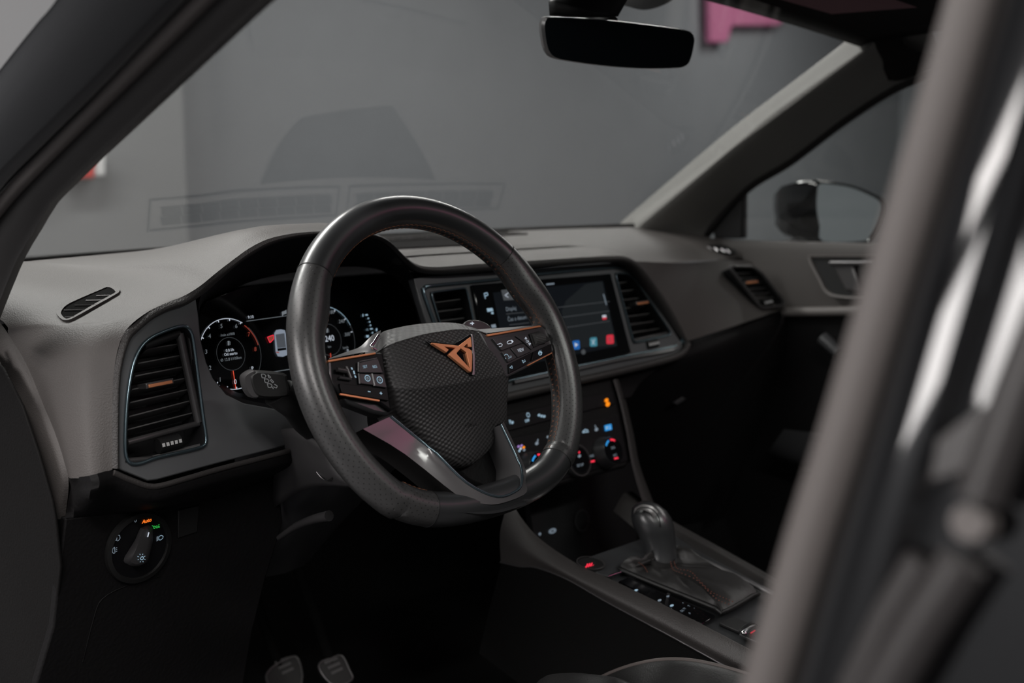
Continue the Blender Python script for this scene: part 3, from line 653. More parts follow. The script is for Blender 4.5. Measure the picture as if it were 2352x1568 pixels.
vent('slanted air vent right of the touch screen',PC,[(1412,627),(1444,629),(1460,645),(1543,768),(1455,788)],
  [((1420,650),(1460,645)),((1425,669),(1474,664)),((1430,689),(1487,682)),((1436,708),(1500,700)),((1441,727),(1513,717)),((1446,746),(1526,734)),((1450,765),(1538,750))],
  tab=((1462,697),(1488,693)),dial=((1482,793),(1506,788)),rimw=.0012,inner=[((1454,782),(1540,764),.003,'satin2'),((1408,632),(1450,800),.002,'satin')])
PR=Pl(onY(1735,655,.055),V((-.18,-1,.3)).normalized(),(1,-.1,0))
vent('narrow slanted air vent at the passenger end of the dashboard',PR,[(1673,612),(1726,612),(1750,628),(1803,696),(1798,702),(1748,708)],
  [((1684,628),(1735,626)),((1696,640),(1748,637)),((1706,652),(1758,648)),((1716,664),(1768,660)),((1726,676),(1778,671)),((1734,686),(1784,682))],
  tab=((1713,649),(1739,646)),dial=((1750,697),(1768,693)),rimw=.003,depth=.025,rim='satin2')
# ================================================================== INSTRUMENT CLUSTER
IC=thing('instrument_cluster','digital instrument display with two round dials behind the steering wheel','instrument display',CL.P(640,800))
plate('screen',CL.L([(452,760),(462,716),(480,690),(560,660),(700,640),(820,640),(900,660),(950,720),(960,800),(940,890),(800,915),(600,915),(520,900),(480,866),(462,820)],-.001),CL.n,.004,'glass_black',IC)
S=dep(CL.P(530,812))/F
c1=CL.P(529.6,812.5); c2=CL.P(754,780)
tach=arcband('tachometer_ring',CL,c1,83*S,.9*S,'e_dim',IC,-52,42); arcband('tachometer_arc',CL,c1,83*S,1.5*S,'e_white',IC,55,152); arcband('tachometer_arc',CL,c1,83*S,1.5*S,'e_white',IC,222,285)
arcband('redline',CL,c1,81*S,2.2*S,'e_dred',IC,8,50); arcband('inner_ring',CL,c1,38.5*S,.8*S,'e_dim',IC,0,360)
arcband('speed_arc',CL,c2,84*S,1.4*S,'e_icon',IC,20,92); arcband('speed_ring',CL,c2,84*S,.9*S,'e_dim',IC,-45,20); arcband('inner_ring',CL,c2,40*S,.8*S,'e_dim',IC,0,360)
for a in list(range(102,155,22))+[80,58,230,250,268]:
    cu,cv=CL.ab(c1); A=[CL.at(cu+r*S*math.cos(R(a+d)),cv+r*S*math.sin(R(a+d)),.0009) for r,d in ((82,-.9),(82,.9),(77,.9),(77,-.9))]; mk('tick',A,[(0,1,2,3)],'e_white',IC,smooth=False)
for i,a in enumerate(range(8,92,9)):
    cu,cv=CL.ab(c2); L=76 if i%3==0 else 80; A=[CL.at(cu+r*S*math.cos(R(a+d)),cv+r*S*math.sin(R(a+d)),.0009) for r,d in ((82,-.7),(82,.7),(L,.7),(L,-.7))]; mk('tick',A,[(0,1,2,3)],'e_white' if i%3==0 else 'e_dim',IC,smooth=False)
for s,x,y in [('1',505,872),('2',482,845),('3',473,808),('4',481,772),('5',508,749),('6',542,749)]: text(s,CL,x,y,10*S,'e_grey',IC,shear=.2,name='numeral')
for s,x,y in [('7',571,768),('8',586,802)]: text(s,CL,x,y,10*S,'e_dred',IC,shear=.2,name='numeral')
text('0',CL,540,877,11*S,'e_white',IC,shear=.15,name='numeral'); text('P',CL,580,846,9*S,'e_white',IC)
seg('needle',CL,(535.5,851),(541.8,893),2.0*S,'e_red',IC); seg('needle',CL,(759,811),(760,822),2.0*S,'e_red',IC)
text('/min x1000',CL,523,768,6.2*S,'e_grey',IC); text('0.0 l/h',CL,528,804,6.6*S,'e_white',IC); text('Od startu',CL,530,812.5,6.6*S,'e_white',IC); text('\u00d8 12.8 l/100km',CL,531,824,6.6*S,'e_grey',IC)
text('9:10',CL,576,728,7*S,'e_white',IC); seg('divider',CL,(566,737.5),(668,723.5),1.2*S,'e_grey',IC); seg('divider',CL,(620,855),(690,844),1.5*S,'e_grey',IC)
for x,y,k in [(526,788,1),(752,759,1)]:
    flat('pump_icon',CL,[(x-3,y-5),(x+1,y-5.5),(x+1.2,y+4.5),(x-2.8,y+5)],'e_grey',IC); seg('pump_icon',CL,(x+2.6,y-4),(x+3,y+4),1*S,'e_grey',IC)
text('180',CL,761,717,9*S,'e_grey',IC,shear=.25,name='numeral'); text('240',CL,784,738,9*S,'e_grey',IC,shear=.25,name='numeral'); text('300',CL,797,768,9*S,'e_grey',IC,shear=.25,name='numeral')
text('240',CL,757,777.5,15*S,'e_white',IC); text('km',CL,757,796,6*S,'e_grey',IC); text('km/h',CL,748,735,6*S,'e_grey',IC); text('km/h',CL,794,798,6.5*S,'e_grey',IC); text('0',CL,799,806,9*S,'e_white',IC)
flat('flag_icon',CL,[(647,716),(653,714),(658,711),(659,720),(652,722),(648,726)],'e_grey',IC)
for x,y,w_,h_ in [(833.6,724,2,6),(842,723,6,3),(846,731,3,3),(849,739,3,3),(851,747,3,3),(853,755,6,3),(865,757,3,6),(855.6,764,3,3),(844,772,6,5)]:
    flat('fuel_mark',CL,[(x-w_/2,y-h_/2),(x+w_/2,y-h_/2-.3),(x+w_/2,y+h_/2),(x-w_/2,y+h_/2)],'e_icon',IC)
text('1/2',CL,843,757,5*S,'e_icon',IC)
# car pictogram with open door
carp=[(630,765),(634,758),(645,756),(654,758),(657,766),(662,806),(660,815),(650,819),(638,818),(633,808)]
flat('car_pictogram',CL,carp,'e_carb',IC,.0008); flat('car_pictogram',CL,[(633,768),(653,765),(657,797),(637,799)],'e_carg',IC,.0010); flat('car_pictogram',CL,[(637,800),(657,798),(658,803),(638,806)],'gloss',IC,.0011)
flat('car_pictogram',CL,[(634,807.5),(641,808),(641,810.5),(635,810)],'e_dred',IC,.0012)
ow=[(614,774),(628,769),(629,778),(620,787)]; flat('door_warning',CL,ow,'e_dred',IC)
for a,b in zip(ow,ow[1:]+ow[:1]): seg('door_warning',CL,a,b,1.6*S,'e_led',IC,.0011)
# ================================================================== STEERING COLUMN, STALK
t=thing('steering_column','dark steering column shroud under the wheel with release lever','steering column',(-.37,0,.75))
ca,cb=V((-.37,-.13,.94)),V((-.37,.10,.83))
ax=(cb-ca).normalized(); cu=V((1,0,0)); cv=cu.cross(ax)
def sec(p,w_,h0,h1): return [p+cu*(w_*math.copysign(abs(math.cos(a))**.6,math.cos(a)))+V((0,0,1))*((h1 if math.sin(a)>0 else h0)*math.copysign(abs(math.sin(a))**.6,math.sin(a))) for a in [2*math.pi*i/28 for i in range(28)]]
multiloft('upper_shroud',[sec(ca,.05,.06,.005),sec(ca.lerp(cb,.35),.062,.085,.02),sec(ca.lerp(cb,.75),.066,.12,.035),sec(cb,.066,.15,.04)],'satin',t,cap0=True,cap1=True)
grid('lower_shroud',[[onX(x,y,-.455) for x,y in [(640,985),(690,985),(760,1030)]],[onX(x,y,-.45) for x,y in [(637,1060),(700,1065),(790,1090)]],[onX(x,y,-.44) for x,y in [(630,1165),(720,1115),(850,1115)]]],'shroud',t,4,4,thick=.004)
tube('panel_seam',spl([onX(x,y,-.452) for x,y in [(705,1020),(715,1050),(727,1082),(740,1098),(752,1103),(764,1096)]],4),.0006,'steel',t,ns=6)
tube('panel_seam',[onX(640,1027,-.4565),onX(692,992,-.4565)],.0007,'black',t,ns=6)
lv=[onX(x,y,-.44) for x,y in [(640,1235),(680,1208),(720,1192),(756,1184)]]
tube('release_lever',spl(lv,5),[.003+.003*i/15 for i in range(16)],'shroud',t,ns=10,ref=(0,0,1))
t=thing('indicator_stalk','black indicator stalk with printed lamp symbols left of the wheel','stalk',V((-.45,-.08,.92)))
SPn=V((-.35,-.93,.12)).normalized(); SP=Pl(onY(610,882,-.10),SPn,(.93,-.35,0))
hd=[(566,862),(575,852),(590,850),(650,856),(656,870),(662,900),(655,912),(600,914),(580,906),(570,885)]
H=spl(SP.L(hd),3,True); hc=sum(H,V())/len(H)
def hs(f,off): return [hc+(p-hc)*f+SPn*off for p in H]
multiloft('head',[hs(.82,.012),hs(.95,.009),hs(1.0,.002),hs(1.0,-.012),hs(.8,-.022)],'ridge_dark',t,cap0=True,cap1=True)
capl=[(556,872),(558,862),(566,855),(578,849),(584,852),(578,870),(582,895),(590,912),(575,912),(562,895)]
H2=spl(SP.L(capl),3,True); h2=sum(H2,V())/len(H2)
multiloft('end_ring',[[h2+(p-h2)*.9+SPn*.010 for p in H2],[h2+(p-h2)*1.0+SPn*.004 for p in H2],[h2+(p-h2)*1.0-SPn*.012 for p in H2]],'satin2',t,cap0=True,cap1=True)
tube('arm',spl([SP.P(640,900,-.006),SP.P(670,935,-.012),onY(700,975,-.085),onY(745,1010,-.06)],5),[.017-.006*min(1,i/6) for i in range(16)],'black',t,ns=14)
def ic(pts,m='e_print',off=.0128,par=None): 
    for a,b in zip(pts,pts[1:]): seg('print',SP,a,b,.0008,m,par or t,off)
for cx,cy in ((605,863),(612,874),(619,885)): ic([(cx-5,cy-4),(cx+2,cy-4),(cx+6,cy),(cx+3,cy+5),(cx-3,cy+4),(cx-5,cy-4)])
ic([(615,860),(622,866),(618,868),(615,860)]); ic([(622,870),(629,877),(626,879),(620,872)]); ic([(630,882),(637,886),(635,891),(628,888)]); ic([(625,888),(628,893)])
# ================================================================== STEERING WHEEL
WP=Pl((-.37,-.198,.98),tilt(25.2))
SW=thing('steering_wheel','black leather flat-bottomed steering wheel with copper emblem','steering wheel',WP.o)
RR=.1685; VB=-.153
def rimpt(a):
    """a in degrees around the wheel; flat bottom blended in"""
    u,v=RR*math.cos(R(a)),RR*math.sin(R(a))
    lim=VB
    if v<lim+.03:   # soft minimum
        k=.018; v=lim+k*math.log(1+math.exp((v-lim)/k)) if (v-lim)/k<30 else v
    return u+.002,v
def bump_(a):
    a=(a+180)%360-180; s=1 if a*(90-abs(a))>0 else .4; b=abs(a) if abs(a)<90 else 180-abs(a); up=a>0; return (.003*math.exp(-((b-26)/9)**2)) if up else 0
def rimseg(name,a0,a1,m,n,label=None):
    path=[];ra=[]
    for i in range(n+1):
        a=a0+(a1-a0)*i/n; u,v=rimpt(a); k=bump_(a); f=1-k/RR; path.append(WP.at(u*f,v*f)); ra.append(.0172+k)
    return tube(name,path,ra,m,SW,ns=28,ref=WP.n,ra=.0178,uvs=True,cap=False,label=label)
A1,A2,A3,A4=40.5,140.5,241.5,310
rimseg('rim_crown',A1,A2,'leather',48,'smooth leather crown of the rim')
rimseg('rim_grip',A2,A3,'perf',60,'perforated leather grip of the rim'); rimseg('rim_grip',A4-360,A1,'perf',60,'perforated leather grip of the rim')
rimseg('rim_base',A3,A4,'leather',36,'smooth flat base of the rim')
for a in (A1,A2,A3,A4):
    u,v=rimpt(a); u2,v2=rimpt(a+.5); t_=(WP.at(u2,v2)-WP.at(u,v)).normalized(); c=WP.at(u,v); b=WP.n.cross(t_)
    tube('rim_seam',[c+b*(.0171*math.cos(R(q)))+WP.n*(.0177*math.sin(R(q))) for q in range(0,360,12)],.0007,'black',SW,closed=True,ns=6)
# cross stitching on the inner side of the rim
def stitch(a0,a1,n):
    vs=[];fs=[]
    def rod(p,q,r=.00026):
        d=(q-p).normalized(); x=d.cross(WP.n).normalized(); y=d.cross(x); k=len(vs)
        for e in (p,q):
            for s_ in range(4): vs.append(e+x*(r*math.cos(s_*math.pi/2))+y*(r*math.sin(s_*math.pi/2)))
        for s_ in range(4): fs.append([k+s_,k+(s_+1)%4,k+4+(s_+1)%4,k+4+s_])
    def pt(a,q):
        u,v=rimpt(a); u2,v2=rimpt(a+.4); t_=(WP.at(u2,v2)-WP.at(u,v)).normalized(); b=WP.n.cross(t_)
        if b.dot(WP.o-WP.at(u,v))<0: b=-b
        return WP.at(u,v)+b*((.01755+2*bump_(a))*math.cos(R(q)))+WP.n*(.0181*math.sin(R(q)))
    st=(a1-a0)/n
    for i in range(n):
        a=a0+st*i
        rod(pt(a,-16),pt(a+st*.9,16)); rod(pt(a+st*.55,16),pt(a+st*1.35,-16)); rod(pt(a,16.5),pt(a+st*.5,16.5))
    o=mk('stitching',vs,fs,'thread',SW,smooth=False); o['kind']='stuff'; return o
stitch(-50,139,80); stitch(141,240,40)
# airbag cover
top=[(868,790),(880,766),(895,757),(945,746),(997,741),(1040,741),(1073,747),(1102,757),(1118,768)]
cr1=[(870,806),(885,797),(907,787),(943,776),(978,767),(1015,761),(1050,757),(1090,759),(1121,772)]
md=[(880,850),(900,843),(930,835),(960,828),(1000,822),(1050,815),(1090,812),(1125,810),(1149,806)]
cr2=[(893,891),(915,892),(940,893),(970,892),(1010,887),(1050,881),(1090,874),(1130,866),(1169,857)]
m2=[(896,935),(915,942),(945,948),(980,952),(1020,950),(1060,946),(1100,938),(1135,930),(1165,922)]
bo=[(905,962),(930,980),(955,998),(985,1022),(1020,1046),(1060,1060),(1095,1054),(1130,1025),(1160,985)]
rowsA=[(top,-.036),(cr1,.010),(md,.014),(cr2,.017),(m2,.006),(bo,-.006)]
G=[]
for pts,off in rowsA:
    n=len(pts); G.append([WP.P(x,y,off-.014*abs(2*i/(n-1)-1)**3) for i,(x,y) in enumerate(pts)])
def crease(a,b,f): return [p.lerp(q,f) for p,q in zip(a,b)]
GG=[[p-WP.n*.02 for p in G[0]],G[0],crease(G[0],G[1],.92),G[1],crease(G[1],G[2],.08),G[2],crease(G[2],G[3],.94),G[3],crease(G[3],G[4],.07),G[4],G[5],[p-WP.n*.03 for p in G[5]]]
GG=[[r[0]-WP.n*.025]+r+[r[-1]-WP.n*.025] for r in GG]
ab_=grid('airbag_cover',GG,'airbag',SW,5,4,ang=70,label='textured airbag cover')
# emblem
LP=Pl(WP.at(0,0,.0185),(WP.n+WP.v*.03).normalized())
def lg(pts): return [((x/11.2)+960,(y/11.2)+740) for x,y in pts]
half1=lg([(358,520),(1060,598),(1108,668),(1010,780),(1000,800),(1020,830),(1385,1230),(1375,1275),(1320,1262),(800,835),(812,795),(965,655),(698,630),(800,705),(735,775),(370,545)])
half2=lg([(1060,598),(1355,372),(1375,480),(1385,635),(1300,630),(1275,540),(1180,632),(1330,680),(1390,735),(1400,900),(1388,1230),(1340,1190),(1345,1180),(1250,770),(1108,668)])
plate('emblem_frame',[p-LP.n*.0022 for p in LP.L(lg([(235,460),(960,545),(1370,285),(1440,310),(1475,900),(1462,1340),(1395,1350),(1330,1290),(790,850),(720,800)]))],LP.n,.002,'gloss',SW,.0004,label='dark bed of the emblem')
e1=plate('emblem',LP.L(half1,.001),LP.n,.0035,'copper',SW,.0004,label='copper emblem'); plate('emblem',LP.L(half2,.001),LP.n,.0035,'copper',SW,.0004,label='copper emblem')
plate('emblem_edge',LP.L(lg([(1380,300),(1408,300),(1440,520),(1472,900),(1465,1340),(1440,1362),(1395,1345),(1410,1250),(1412,900),(1395,620)]),-.0012),LP.n,.0025,'steel',SW,.0004,label='bright steel edge of the emblem')
text('AIRBAG',Pl(WP.at(0,0,.008),WP.n),1092,968,.004,'black',SW,rot=0)
# spokes
SPK=Pl(WP.at(0,0,.008),WP.n)
def sp_(pts,k=1): return pts
rs=[(1100,760),(1120,770),(1200,755),(1243,747),(1285,777),(1287,783),(1268,812),(1215,842),(1166,866),(1150,860),(1120,800)]
plate('spoke',SPK.L(rs,-.001),SPK.n,.022,'satin',SW,.002)
grid('spoke_top',[SPK.L([(1095,756),(1128,754),(1190,750),(1243,746)],-.020),SPK.L([(1110,762),(1125,764),(1190,755),(1242,747)],-.003)],'trim_grey',SW,3,2)
plate('copper_strip',SPK.L([(1118,768),(1240,746.5),(1244.5,750),(1122,772)],.0014),SPK.n,.003,'copper',SW,.0004)
plate('copper_line',SPK.L([(1211,838),(1268,809),(1268.5,811),(1212,840)],.0012),SPK.n,.002,'copper',SW)
B=[[(1131,777),(1174,770.5),(1180,772),(1201,786.5),(1153,804.5)],[(1153,808),(1170.5,800.5),(1187.5,821),(1168,831.5)],[(1173,799.5),(1202.5,788.5),(1221.5,806.5),(1190,820.5)],[(1169,835.5),(1221,809.5),(1218,829),(1210,836.5),(1170,857)],[(1225,807.5),(1267,788.5),(1268,807),(1221,829)],[(1184,771),(1212,766),(1225,798),(1221,803),(1204,786)]]
for b in B: plate('button',SPK.L(b,.0018),SPK.n,.003,'panelgloss' if b in (B[3],B[4]) else 'satin',SW,.0005)
plate('thumb_recess',SPK.L([(1216,766),(1238,760),(1268,779),(1226,798)],.0012),SPK.n,.002,'black',SW,.0004)
tw=[SPK.P(1223,781,-.001),SPK.P(1245,777,-.001)]; d=(tw[1]-tw[0]).normalized(); u2=SPK.n.cross(d)
wl=multiloft('thumb_wheel',[[p+SPK.n*(.0062*math.cos(R(a)))+u2*(.0068*math.sin(R(a))) for a in range(0,360,15)] for p in tw],'slat',SW,cap0=True,cap1=True)
for k in range(9):
    a=-60+15*k; q=SPK.n*(.0064*math.cos(R(a)))+u2*(.007*math.sin(R(a))); tube('rib',[tw[0]+q,tw[1]+q],.0003,'steel',wl,ns=5)
def sic(pts,m='e_icon',off=.0024,w_=.0006,pl=SPK):
    for a,b in zip(pts,pts[1:]): seg('symbol',pl,a,b,w_,m,SW,off)
s_=dep(SPK.P(1200,800))/F
text('VIEW',SPK,1196.5,804,8.5*s_,'e_white',SW,.0024,name='lettering',sx=.72,rot=4); text('OK',SPK,1212,784,6.5*s_,'e_white',SW,.0024,sx=.8)
for x,y,k in ((1208,776,-1),(1216.5,790.5,1)): sic([(x-2.5,y-k*2),(x+2.5,y-k*2.4),(x,y+k*2.2),(x-2.5,y-k*2)],'e_white')
sic([(1142,791),(1150,788),(1154,791),(1152,795),(1146,796)],'e_white'); sic([(1164.5,786),(1168,782.5),(1176,780.5),(1179,784),(1175,788),(1167,789.5),(1164.5,786)],'e_white'); flat('symbol',SPK,[(1174,781.5),(1177,781),(1179,784),(1176,787)],'e_white',SW,.0024)
sic([(1158,816),(1162,813),(1166,814),(1168,818),(1170,820),(1168.5,824)],'e_icon'); sic([(1162,824),(1160.5,821)],'e_icon'); sic([(1171,817),(1173,819),(1171.5,822)],'e_icon2'); sic([(1173,816),(1175,818.5),(1173,822)],'e_icon2')
sic([(1199,827),(1205,830),(1202,833.5),(1199,827)],'e_icon'); sic([(1205,825),(1207,831)],'e_icon'); sic([(1176,839.5),(1171,844),(1177,845.5),(1176,839.5)],'e_icon')
sic([(1236.5,812),(1238,807.5),(1242,806.5),(1245,809),(1243.5,814),(1239.5,815.5),(1236.5,812)],'e_icon',w_=.0009); sic([(1237,811),(1245,809)],'e_icon',w_=.001); sic([(1240,804),(1239.5,806)],'e_icon2'); sic([(1243,803),(1242.5,805)],'e_icon2')
# left spoke
ls=[(752,826),(864,808),(880,810),(900,945),(872,925),(781,907),(768,890),(760,876)]
plate('spoke',SPK.L(ls,-.001),SPK.n,.024,'panelgloss',SW,.002)
grid('spoke_top',[SPK.L([(757,822),(795,808),(825,797),(845,779),(858,767),(875,758)],-.016),SPK.L([(755,825),(795,816),(828,810),(846,807),(858,806),(866,805)],-.002)],'trim_grey',SW,4,3)
tube('spoke_ridge',spl(SPK.L([(870,769),(858,788),(852,795),(858,801),(864,804)],-.004),4),.0016,'chrome',SW,ns=8)
plate('copper_strip',SPK.L([(754,826),(863,808.5),(864,813),(755,831.5)],.0016),SPK.n,.004,'copper',SW,.0006)
plate('copper_line',SPK.L([(781,902.5),(872,918),(872,921.5),(782,906.5)],.0012),SPK.n,.002,'copper',SW)
plate('edge_strip',SPK.L([(755,832),(760,832),(762,872),(758,870)],.0014),SPK.n,.003,'trim_grey',SW,.0004)
for b in [[(826,832),(868,823),(880,856),(826,855)],[(826,857.5),(852,858),(858,884),(827,880)],[(856,858),(881,859),(889,890),(861,886)],[(780,880),(890,893),(893,920),(785,902)]]: plate('button',SPK.L(b,.0016),SPK.n,.003,'satin' if b[0][1]<870 else 'panelgloss',SW,.0005)
for a,b in (((823,832),(823,854)),((823.5,858),(826,881)),((854,858),(860,886)),((826,830),(866,822.5))): tube('button_divider',[SPK.P(*a,.001),SPK.P(*b,.001)],.0011 if a[0]!=826 else .0006,'trim_grey',SW,ns=6)
tube('scroll_lever',[SPK.P(774,848,.003),SPK.P(796,852,.003)],.0024,'satin2',SW,ns=10); tube('scroll_lever',[SPK.P(795,842,.002),SPK.P(806,868,.002)],.0018,'satin2',SW,ns=8); tube('scroll_lever',[SPK.P(779,867,.001),SPK.P(806,871,.001)],.0016,'satin',SW,ns=8)
text('SET',SPK,839,842,6*s_,'e_icon',SW,.0024,sx=.9); text('RES',SPK,861,842,6*s_,'e_icon',SW,.0024,sx=.9)
for cx,cy,r in ((841,870,7),(869,874,7.5)):
    arcband('symbol',SPK,SPK.P(cx,cy),r*s_,1.7*s_,'e_icon',SW,off=.0024,n=20); arcband('symbol',SPK,SPK.P(cx,cy),r*.4*s_,1.5*s_,'e_icon2',SW,off=.0024,n=12)
for x,y,a in ((808,846,2.5),(813,855,4),(816,864.5,2.5)): flat('symbol',SPK,[(x-2.5,y-a),(x+1,y-a),(x+3,y+a),(x-.5,y+a)],'e_icon',SW,.0022)
sic([(845,898.5),(851,899.5)],w_=.001); sic([(872,902.5),(878,903.5)],w_=.001); sic([(875,899.5),(875.5,906)],w_=.001)
plate('spoke_underside',SPK.L([(783,908),(873,923),(898,942),(896,955),(860,948),(800,925)],-.006),SPK.n,.015,'leather',SW,.003)
# lower double spoke: grey metal V
VP=Pl(WP.at(0,0,.006),WP.n)
vo=[(834,985),(931,1043),(1058,1143),(1100,1155),(1145,1157),(1203,1136),(1211,1117),(1210,1091),(1199,1057),(1157,968)]
vi=[(897,956),(972,1017),(1001,1040),(1072,1108),(1141,1140),(1187,1126),(1198,1106),(1197,1076),(1186,1050),(1150,975)]
VO_=[.0015,.0015,.008,.0115,.0125,.0125,.0115,.007,.003,.0]; Of=[VP.P(x,y,h) for h,(x,y) in zip(VO_,vo)]; If=[VP.P(x,y,h+.0006) for h,(x,y) in zip(VO_,vi)]
Ib=[p-VP.n*.042+(VP.at(.0,-.08)-p)*.04 for p in If]; Ob=[p-VP.n*.03 for p in Of]
for nm,a,b,m in (('spoke_face',Of,If,'trim_gloss'),('spoke_inner_wall',If,Ib,'trim_grey'),('spoke_outer_wall',Ob,Of,'rubber_dark')): grid(nm,[a,[p.lerp(q,.5) for p,q in zip(a,b)],b],m,SW,3,2,ang=25)
tube('spoke_edge',spl([p+VP.n*.0004 for p in If],4),.0014,'blueline',SW,ns=8)
plate('spoke_web',[VP.P(x,y,-.03) for x,y in [(905,955),(1150,975),(1165,1000),(1190,1090),(1140,1130),(1080,1105)]],VP.n,.01,'lowdash',SW,.003)
grid('spoke_bridge',[[VP.P(x,y,.001) for x,y in [(1010,1146),(1058,1145),(1105,1158),(1145,1161),(1200,1142)]],[WP.P(x,y,.012) for x,y in [(1010,1152),(1055,1156),(1105,1168),(1150,1168),(1206,1150)]],[WP.P(x,y,.0165) for x,y in [(1020,1172),(1060,1176),(1105,1180),(1150,1176),(1210,1158)]]],'leather',SW,4,4)
# shift paddle
PD_=Pl(WP.at(0,0,-.03),WP.n)
pp=spl(PD_.L([(1066,750),(1070,739),(1080,734),(1100,735),(1118,742),(1128,752),(1128,765),(1080,765)]),3,True)
plate('shift_paddle',pp,PD_.n,.006,'satin2',SW,.0012); seg('symbol',PD_,(1080,742.5),(1089,742),.0012,'e_white',SW,.001); seg('symbol',PD_,(1084.5,738.5),(1085,746),.0012,'e_white',SW,.001)
# hub behind cover
multiloft('hub',[disc(WP,WP.o,.03,28,-.02),disc(WP,WP.o,.032,28,-.06),disc(WP,WP.o,.03,28,-.10)],'black',SW,cap0=True,cap1=True)
# ================================================================== TOUCH SCREEN
TS=thing('touch_screen','dark landscape touch screen with app icons in the centre of the dashboard','screen',PC.P(1270,745))
plate('glass',PC.L([(1086,654),(1403,628),(1450,810),(1128,876)],.006),PC.n,.008,'glass_black',TS,.001)
TP=Pl(PC.at(0,0,.0062),PC.n,PC.u); sS=dep(TP.P(1270,745))/F
flat('display_area',TP,[(1132,672),(1385,645),(1418,795),(1165,845)],'scr_a',TS,.0003); flat('menu_panel',TP,[(1290,715),(1300,690),(1345,652),(1383,646),(1416,793),(1310,800)],'scr_b',TS,.0005)
for y0,y1 in ((706,692),(730,714),(755,737)): seg('divider',TP,(1280,y0),(1400,y1),1.2*sS,'e_dim',TS)
seg('divider',TP,(1163,721),(1205,717),1.2*sS,'e_dim',TS); seg('divider',TP,(1170,746),(1215,741),1.2*sS,'e_dim',TS)
seg('handle',TP,(1255,653),(1273,651),3*sS,'e_icon2',TS); seg('scrollbar',TP,(1386,675),(1393,700),3*sS,'e_icon2',TS)
flat('back_button',TP,[(1151,666),(1178,663),(1185,688),(1157,690)],'e_dim',TS,.0006); sic2=[(1168,672),(1160,678),(1168,683)]
for a,b in zip(sic2,sic2[1:]): seg('back_arrow',TP,a,b,1.5*sS,'e_white',TS,.0009)
text('Displej',TP,1174,709,9*sS,'e_text',TS,name='lettering'); text('\u010cas a datum',TP,1188,731,9*sS,'e_text',TS)
flat('flag_icon',TP,[(1383,724),(1392,723),(1393,728),(1384,729)],'e_white',TS,.0009); flat('flag_icon',TP,[(1384,729),(1393,728),(1393,733),(1384,734)],'e_redapp',TS,.0009)
for (x,y),m in (((1323,792),'e_blueapp'),((1363,785),'e_teal'),((1401,779),'e_redapp')):
    flat('app_icon',TP,[(x-8,y-8),(x-5,y-10),(x+6,y-11),(x+8,y-9),(x+9,y+8),(x+7,y+10),(x-5,y+11),(x-8,y+9)],m,TS,.0010)
flat('app_symbol',TP,[(1320,787),(1328,791),(1321,797)],'e_white',TS,.0013)
for a,b in (((1359,780),(1366,791)),((1366,779),(1360,791))): seg('app_symbol',TP,a,b,1.6*sS,'e_white',TS,.0013)
for a,b in (((1397,774),(1402,782)),((1402,774),(1398,781)),((1401,782),(1406,784))): seg('app_symbol',TP,a,b,1.6*sS,'e_print',TS,.0013)
flat('home_dot',TP,[(1340+5*math.cos(R(a)),808+6*math.sin(R(a))) for a in range(0,360,30)],'e_dim',TS,.0008)
for q in ([(1112,673),(1115,686)],[(1112,674),(1119,672),(1121,677),(1114,680)]):
    for a,b in zip(q,q[1:]): seg('side_icon',TP,a,b,2*sS,'e_icon',TS)
flat('side_icon',TP,[(1118,708),(1131,707),(1133,714),(1120,716)],'e_icon',TS); flat('side_icon',TP,[(1128,717),(1133,716),(1134,721),(1129,721)],'e_icon',TS); flat('side_icon',TP,[(1128,746),(1138,744),(1140,752),(1130,753)],'e_icon2',TS)
# ================================================================== CLIMATE PANEL
CP=thing('climate_panel','black climate and switch panel with lit symbols under the touch screen','control panel',PH.P(1300,1000))
plate('panel',PH.L([(1100,925),(1180,905),(1402,868),(1412,880),(1448,1055),(1440,1072),(1240,1128),(1140,1120)]),PH.n,.012,'lowdash',CP,.004)
plate('switch_strip',PH.L([(1120,965),(1280,925),(1407,898),(1412,928),(1290,958),(1130,1000)],.002),PH.n,.003,'panelgloss',CP,.001)
plate('button_strip',PH.L([(1140,1012),(1270,985),(1420,952),(1442,1058),(1232,1118),(1170,1115)],.002),PH.n,.003,'panelgloss',CP,.001)
sp2=dep(PH.P(1300,1000))/F
def blob(x,y,w_,h_,m,par=CP,off=.0035,pl=PH,name='symbol'):
    return flat(name,pl,[(x+w_/2*math.cos(R(a)),y+h_/2*math.sin(R(a))-.24*w_/2*math.cos(R(a))) for a in range(0,360,30)],m,par,off)
text('P',PH,1172,969,9*sp2,'e_icon',CP,.0035,bold=.0002); blob(1177,970,6,7,'e_icon')
arcband('symbol',PH,PH.P(1209,954),5.5*sp2,2*sp2,'e_icon',CP,off=.0035,n=16); text('OFF',PH,1211,966,6*sp2,'e_icon',CP,.0035,bold=.0002)
for x,y in ((1238,953),(1244,955),(1250,956)): blob(x,y,6,6,'e_icon')
blob(1393,919,9,9,'e_amber'); blob(1396,928,10,11,'e_amber'); text('OFF',PH,1377,929,6*sp2,'black',CP,.0035)
for x,y,m in ((1191,1025,'e_violet'),(1196,1030,'e_white'),(1203,1027,'e_amber'),(1193,1035,'e_icon'),(1204,1033,'e_icon2'),(1198,1023,'e_violet')): blob(x,y,6,6,m)
for x,y,f_ in ((1233,1014,1),(1370,982,-1)):
    blob(x,y+4,8,8,'e_icon2'); seg('symbol',PH,(x-3*f_*-1,y-6),(x+1*f_,y+2),3*sp2,'e_icon2',CP,.0036)
blob(1258,1003,5,6,'e_icon2'); blob(1262,1010,5,9,'e_icon2'); seg('symbol',PH,(1256,1003),(1268,1001),2*sp2,'e_icon2',CP,.0035)
for (a,b) in (((1338,992),(1344,986)),((1344,986),(1351,988)),((1338,993),(1352,991))): seg('symbol',PH,a,b,2.5*sp2,'e_icon',CP,.0036)
